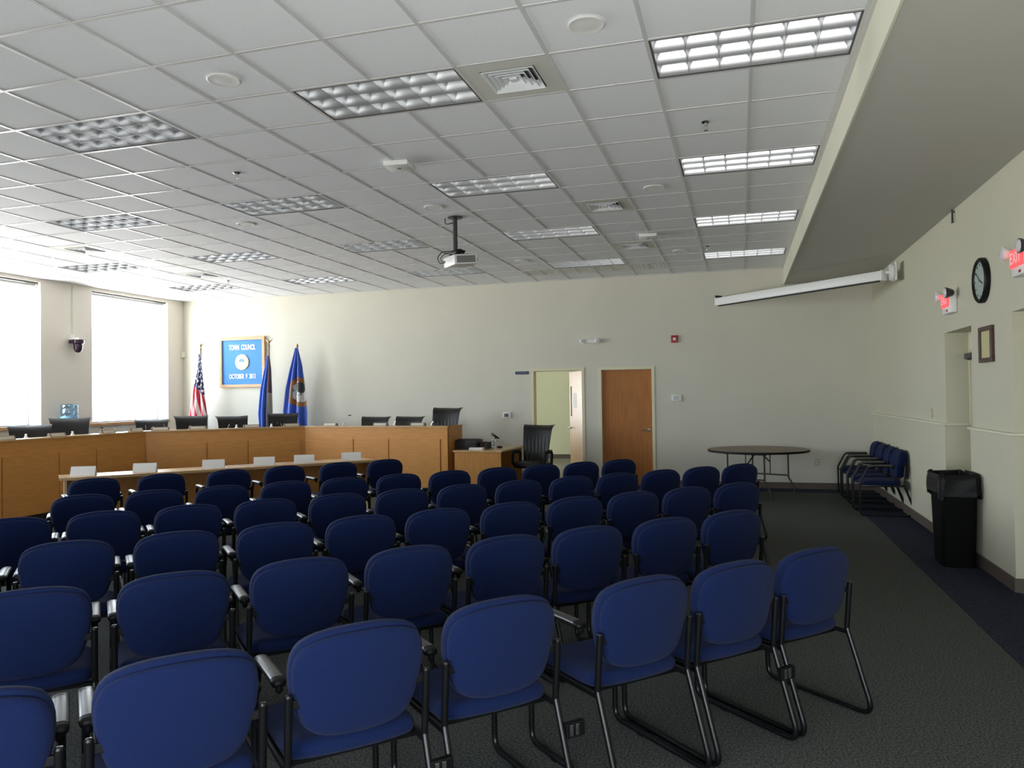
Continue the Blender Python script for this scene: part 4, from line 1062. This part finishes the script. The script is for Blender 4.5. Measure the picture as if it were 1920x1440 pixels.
# ================================================================== BIN
bn = thing('waste_bin', 'tall slim black waste bin with liner against the right wall', 'bin', (2.42, 3.52, 0), 0)
lay = [(0.135, 0.19, 0.0), (0.138, 0.195, 0.02), (0.155, 0.235, 0.80), (0.160, 0.24, 0.82), (0.152, 0.232, 0.82), (0.130, 0.185, 0.06)]
b = B().loft([[(p.x, p.y, z) for p in rrect(-x, x, -y, y, 0.05, 4)] for x, y, z in lay]); b.obj('body', M['bin'], bn, 40)
rr = []
for k, (d, z) in enumerate(((-0.022, 0.50), (0.0, 0.845), (0.012, 0.665), (0.022, 0.655), (0.020, 0.72), (0.017, 0.80), (0.012, 0.845), (0.0, 0.86), (-0.014, 0.855), (-0.02, 0.78), (-0.03, 0.55))[2:]):
    o_ = rrect(-0.158-d, 0.158+d, -0.238-d, 0.238+d, 0.055, 8)
    rr.append([(p.x+0.006*math.sin(i*2.1+k), p.y+0.007*math.cos(i*1.7+k*0.7), z+(0.03*math.sin(i*0.55)+0.012*math.sin(i*1.9) if k < 2 else 0.010*math.sin(i*0.9))) for i, p in enumerate(o_)])
b = B().loft(rr, cap0=False, cap1=True); b.obj('liner', M['bag'], bn, 60)

# ================================================================== AUDIENCE CHAIRS
def audience_chair():
    t_ = thing('audience_chair', '', 'chair', (0, 0, -5))
    half = [(0.0, 0.476), (0.085, 0.480), (0.150, 0.495), (0.193, 0.530), (0.217, 0.585), (0.233, 0.650), (0.240, 0.715), (0.233, 0.775), (0.205, 0.820), (0.150, 0.845), (0.080, 0.857)]
    ctl = [Vector(p) for p in half]+[Vector((0, 0.86))]+[Vector((-x, z)) for x, z in reversed(half[1:])]
    ol = catmull(ctl, 2)
    cv = lambda x: 0.030*(x/0.24)**2                           # seat back wraps forward at the sides
    rk = lambda z: -0.03*(z-0.66)/0.2                          # slight recline
    def ring(d, y): return [(p.x, y+cv(p.x)+rk(p.y), p.y) for p in shrink(ol, d)]
    # cushion: front half and rim
    fr = [ring(0.03, -0.004), ring(0.010, -0.003), ring(0.001, 0.006), ring(0.0, 0.024), ring(0.002, 0.040), ring(0.010, 0.054), ring(0.028, 0.066), ring(0.06, 0.073), ring(0.11, 0.077), ring(0.17, 0.078)]
    bk = B().loft(fr).obj('backrest', M['fabric'], t_, 60)
    def pring(d, y):
        o_ = shrink(ol, d+0.004)
        return [(p.x, y+cv(p.x)+rk(p.y)-0.0, p.y-0.012*max(0, (p.y-0.66)/0.2)) for p in o_]
    pn = [pring(0.004, -0.002), pring(0.001, -0.008), pring(0.001, -0.018), pring(0.007, -0.028), pring(0.02, -0.034), pring(0.05, -0.039), pring(0.09, -0.042), pring(0.15, -0.044), pring(0.19, -0.044)]
    B().loft(pn).obj('back_panel', M['fabric'], bk, 60)
    so = catmull([(-0.195, 0.055), (0.0, 0.035), (0.195, 0.055), (0.238, 0.11), (0.245, 0.28), (0.238, 0.45), (0.195, 0.515), (0.0, 0.53), (-0.195, 0.515), (-0.238, 0.45), (-0.245, 0.28), (-0.238, 0.11)], 3)
    zf = lambda y, k: -0.022*max(0, (y-0.38)/0.15)**2*k+0.012*max(0, (0.16-y)/0.12)*k
    lay = [(0.03, 0.405, 0), (0.008, 0.408, 0), (0.0, 0.420, .5), (0.0, 0.436, 1), (0.010, 0.452, 1), (0.03, 0.463, 1), (0.07, 0.468, 1), (0.13, 0.470, 1)]
    st = B().loft([[(p.x, p.y, z+zf(p.y, k)) for p in shrink(so, d)] for d, z, k in lay]).obj('seat', M['fabric'], t_, 60)
    B().loft([[(p.x, p.y, z) for p in inset(so, d)] for d, z in ((0.06, 0.392), (0.02, 0.398), (0.018, 0.407))]).obj('seat_pan', M['blackplastic'], st, 40)
    for s in (-1, 1):
        x = s*0.247
        path = fillet([(x, -0.004, 0.652), (x, 0.018, 0.415), (x, -0.128, 0.0138), (x, 0.545, 0.0138), (x, 0.548, 0.44), (x, 0.440, 0.648), (x, 0.13, 0.650)], [0.03, 0.055, 0.06, 0.08, 0.05])
        b = B(); b.tube(path, 0.0138, 8)
        b.lathe([(0.0138, 0.650), (0.011, 0.658), (0.0, 0.660)], c=(x, -0.004, 0), n=8)
        b.box(x-0.011, x+0.011, 0.01, 0.53, 0.385, 0.410, 0.003)
        fm = b.obj('sled_frame', M['black'], t_, 60)
        B().box(min(x, x-s*0.045), max(x, x-s*0.045), 0.0, 0.018, 0.605, 0.635, 0.004).obj('back_bracket', M['blackplastic'], fm)
        b = B()
        sec = [(0.0262*math.cos(a), 0.017*max(0, math.sin(a))**0.6) for a in [PI*k/10 for k in range(11)]]+[(-0.0215, -0.013), (0.0215, -0.013)]
        xa = s*0.2462
        b.loft([[(xa+p*k, y, 0.658+q*k+dz) for p, q in sec] for y, k, dz in ((0.445, 0.6, -0.012), (0.43, 1.0, -0.004), (0.38, 1.0, 0), (0.20, 1.0, 0.001), (0.155, 1.0, 0))])
        am = b.obj('armrest', M['pad'], t_, 50)
        b = B(); b.loft([[(xa+p*k, y, 0.656+q*k) for p, q in sec] for y, k in ((0.156, 1.01), (0.138, 1.02), (0.124, 0.85), (0.118, 0.4))]); b.lathe([(0.013, 0.0), (0.013, -0.018), (0.006, -0.026), (0, -0.027)], c=(xa, 0.135, 0.646), n=10)
        b.obj('arm_cap', M['blackplastic'], am, 50)
        B().box(x-0.016, x+0.016, 0.32, 0.36, 0.001, 0.012, 0.003).obj('glide', M['blackplastic'], fm)
    b = B()
    for y in (0.10, 0.44): b.box(-0.247, 0.247, y-0.012, y+0.012, 0.380, 0.396)
    b.obj('cross_rail', M['black'], t_)
    return t_
CH_ROWS = [
    ('last row', -1, [(-1.551, -3.060), (-1.171, -2.636), (-0.783, -2.205), (-0.394, -1.772), (0.098, -1.302), (0.477, -0.900), (0.856, -0.494)], 46.5),
    ('second row from the back', 0, [(-2.388, -2.096), (-1.982, -1.695), (-1.576, -1.294), (-1.17, -0.892), (-0.761, -0.487), (-0.367, -0.097), (0.051, 0.316), (0.453, 0.714)], 44.7),
    ('third row from the back', 0, [(-3.56, -1.573), (-3.15, -1.173), (-2.74, -0.773), (-2.328, -0.371), (-1.928, 0.02), (-1.531, 0.408), (-1.118, 0.811), (-0.716, 1.203), (-0.318, 1.592), (0.081, 1.981), (0.483, 2.375)], 44.4),
    ('fourth row from the back', 0, [(-4.278, -0.562), (-3.88, -0.164), (-3.482, 0.235), (-3.082, 0.635), (-2.675, 1.043), (-2.278, 1.44), (-1.876, 1.842), (-1.466, 2.253), (-1.056, 2.663), (-0.667, 3.053), (-0.278, 3.440), (0.114, 3.835), (0.508, 4.23)], 45.0),
    ('second row from the narrow table', 0, [(-4.834, 0.585), (-4.449, 0.983), (-4.055, 1.39), (-3.654, 1.804), (-3.258, 2.213), (-2.857, 2.627), (-2.457, 3.04), (-2.056, 3.455), (-1.661, 3.863), (-1.278, 4.259), (-0.893, 4.657)], 46.0),
    ('front row by the narrow table', 0, [(-5.861, 1.737), (-5.463, 2.239), (-5.025, 2.791), (-4.628, 3.291), (-4.214, 3.814), (-3.825, 4.305)], 51.0),
]
proto = audience_chair(); first = True
for rn, _, pts, deg in CH_ROWS:
    n = len(pts)
    for k, (x, y) in enumerate(pts):
        l = 'blue upholstered armchair, %s from the right end of the %s' % (NUM[n-1-k], rn)
        rz = math.radians(deg+random.uniform(-0.25, 0.25))
        if first: proto.location = (x, y, 0); proto.rotation_euler = (0, 0, rz); proto['label'] = l; proto['group'] = 'blue audience chairs in rows'; first = False
        else: dup(proto, (x, y, 0), rz, l, 'blue audience chairs in rows')
for k, (y, a) in enumerate(((6.62, 2), (7.21, -1), (7.81, 1), (8.41, -2))):
    dup(proto, (2.535, y, 0), math.radians(90+a), 'blue armchair set against the right wall, %s from the bin' % NUM[k], 'chairs against the right wall')
# ganging clips on the back row
def clip(x, y, deg, l):
    t_ = thing('ganging_clip', l, 'clip', (x, y, 0.30), math.radians(deg), 'clips on the chair legs')
    B().box(-0.045, 0.045, -0.014, 0.014, -0.03, 0.03, 0.004).obj('body', M['blackplastic'], t_)
    for dx in (-0.022, 0.006): B().box(dx-0.008, dx+0.008, -0.017, -0.013, -0.022, 0.022, 0.001).obj('steel_plate', M['chrome'], t_)
def between(p, q): return ((p[0]+q[0])/2, (p[1]+q[1])/2)
A_ = CH_ROWS[0][2]
bx = Vector((math.cos(math.radians(136.5)), math.sin(math.radians(136.5))))
for i, l in ((2, 'clip joining the legs of the last-row chairs left of gap'), (5, 'clip joining the legs of the last two aisle chairs')):
    m_ = between(A_[i], A_[i+1]); clip(m_[0]-bx.x*0.035, m_[1]-bx.y*0.035, 46.5, l)
rx = Vector((math.cos(math.radians(46.5)), math.sin(math.radians(46.5))))
clip(A_[3][0]+rx.x*0.30-bx.x*0.035, A_[3][1]+rx.y*0.30-bx.y*0.035, 46.5, 'loose steel plated clip on chair leg at the row gap')
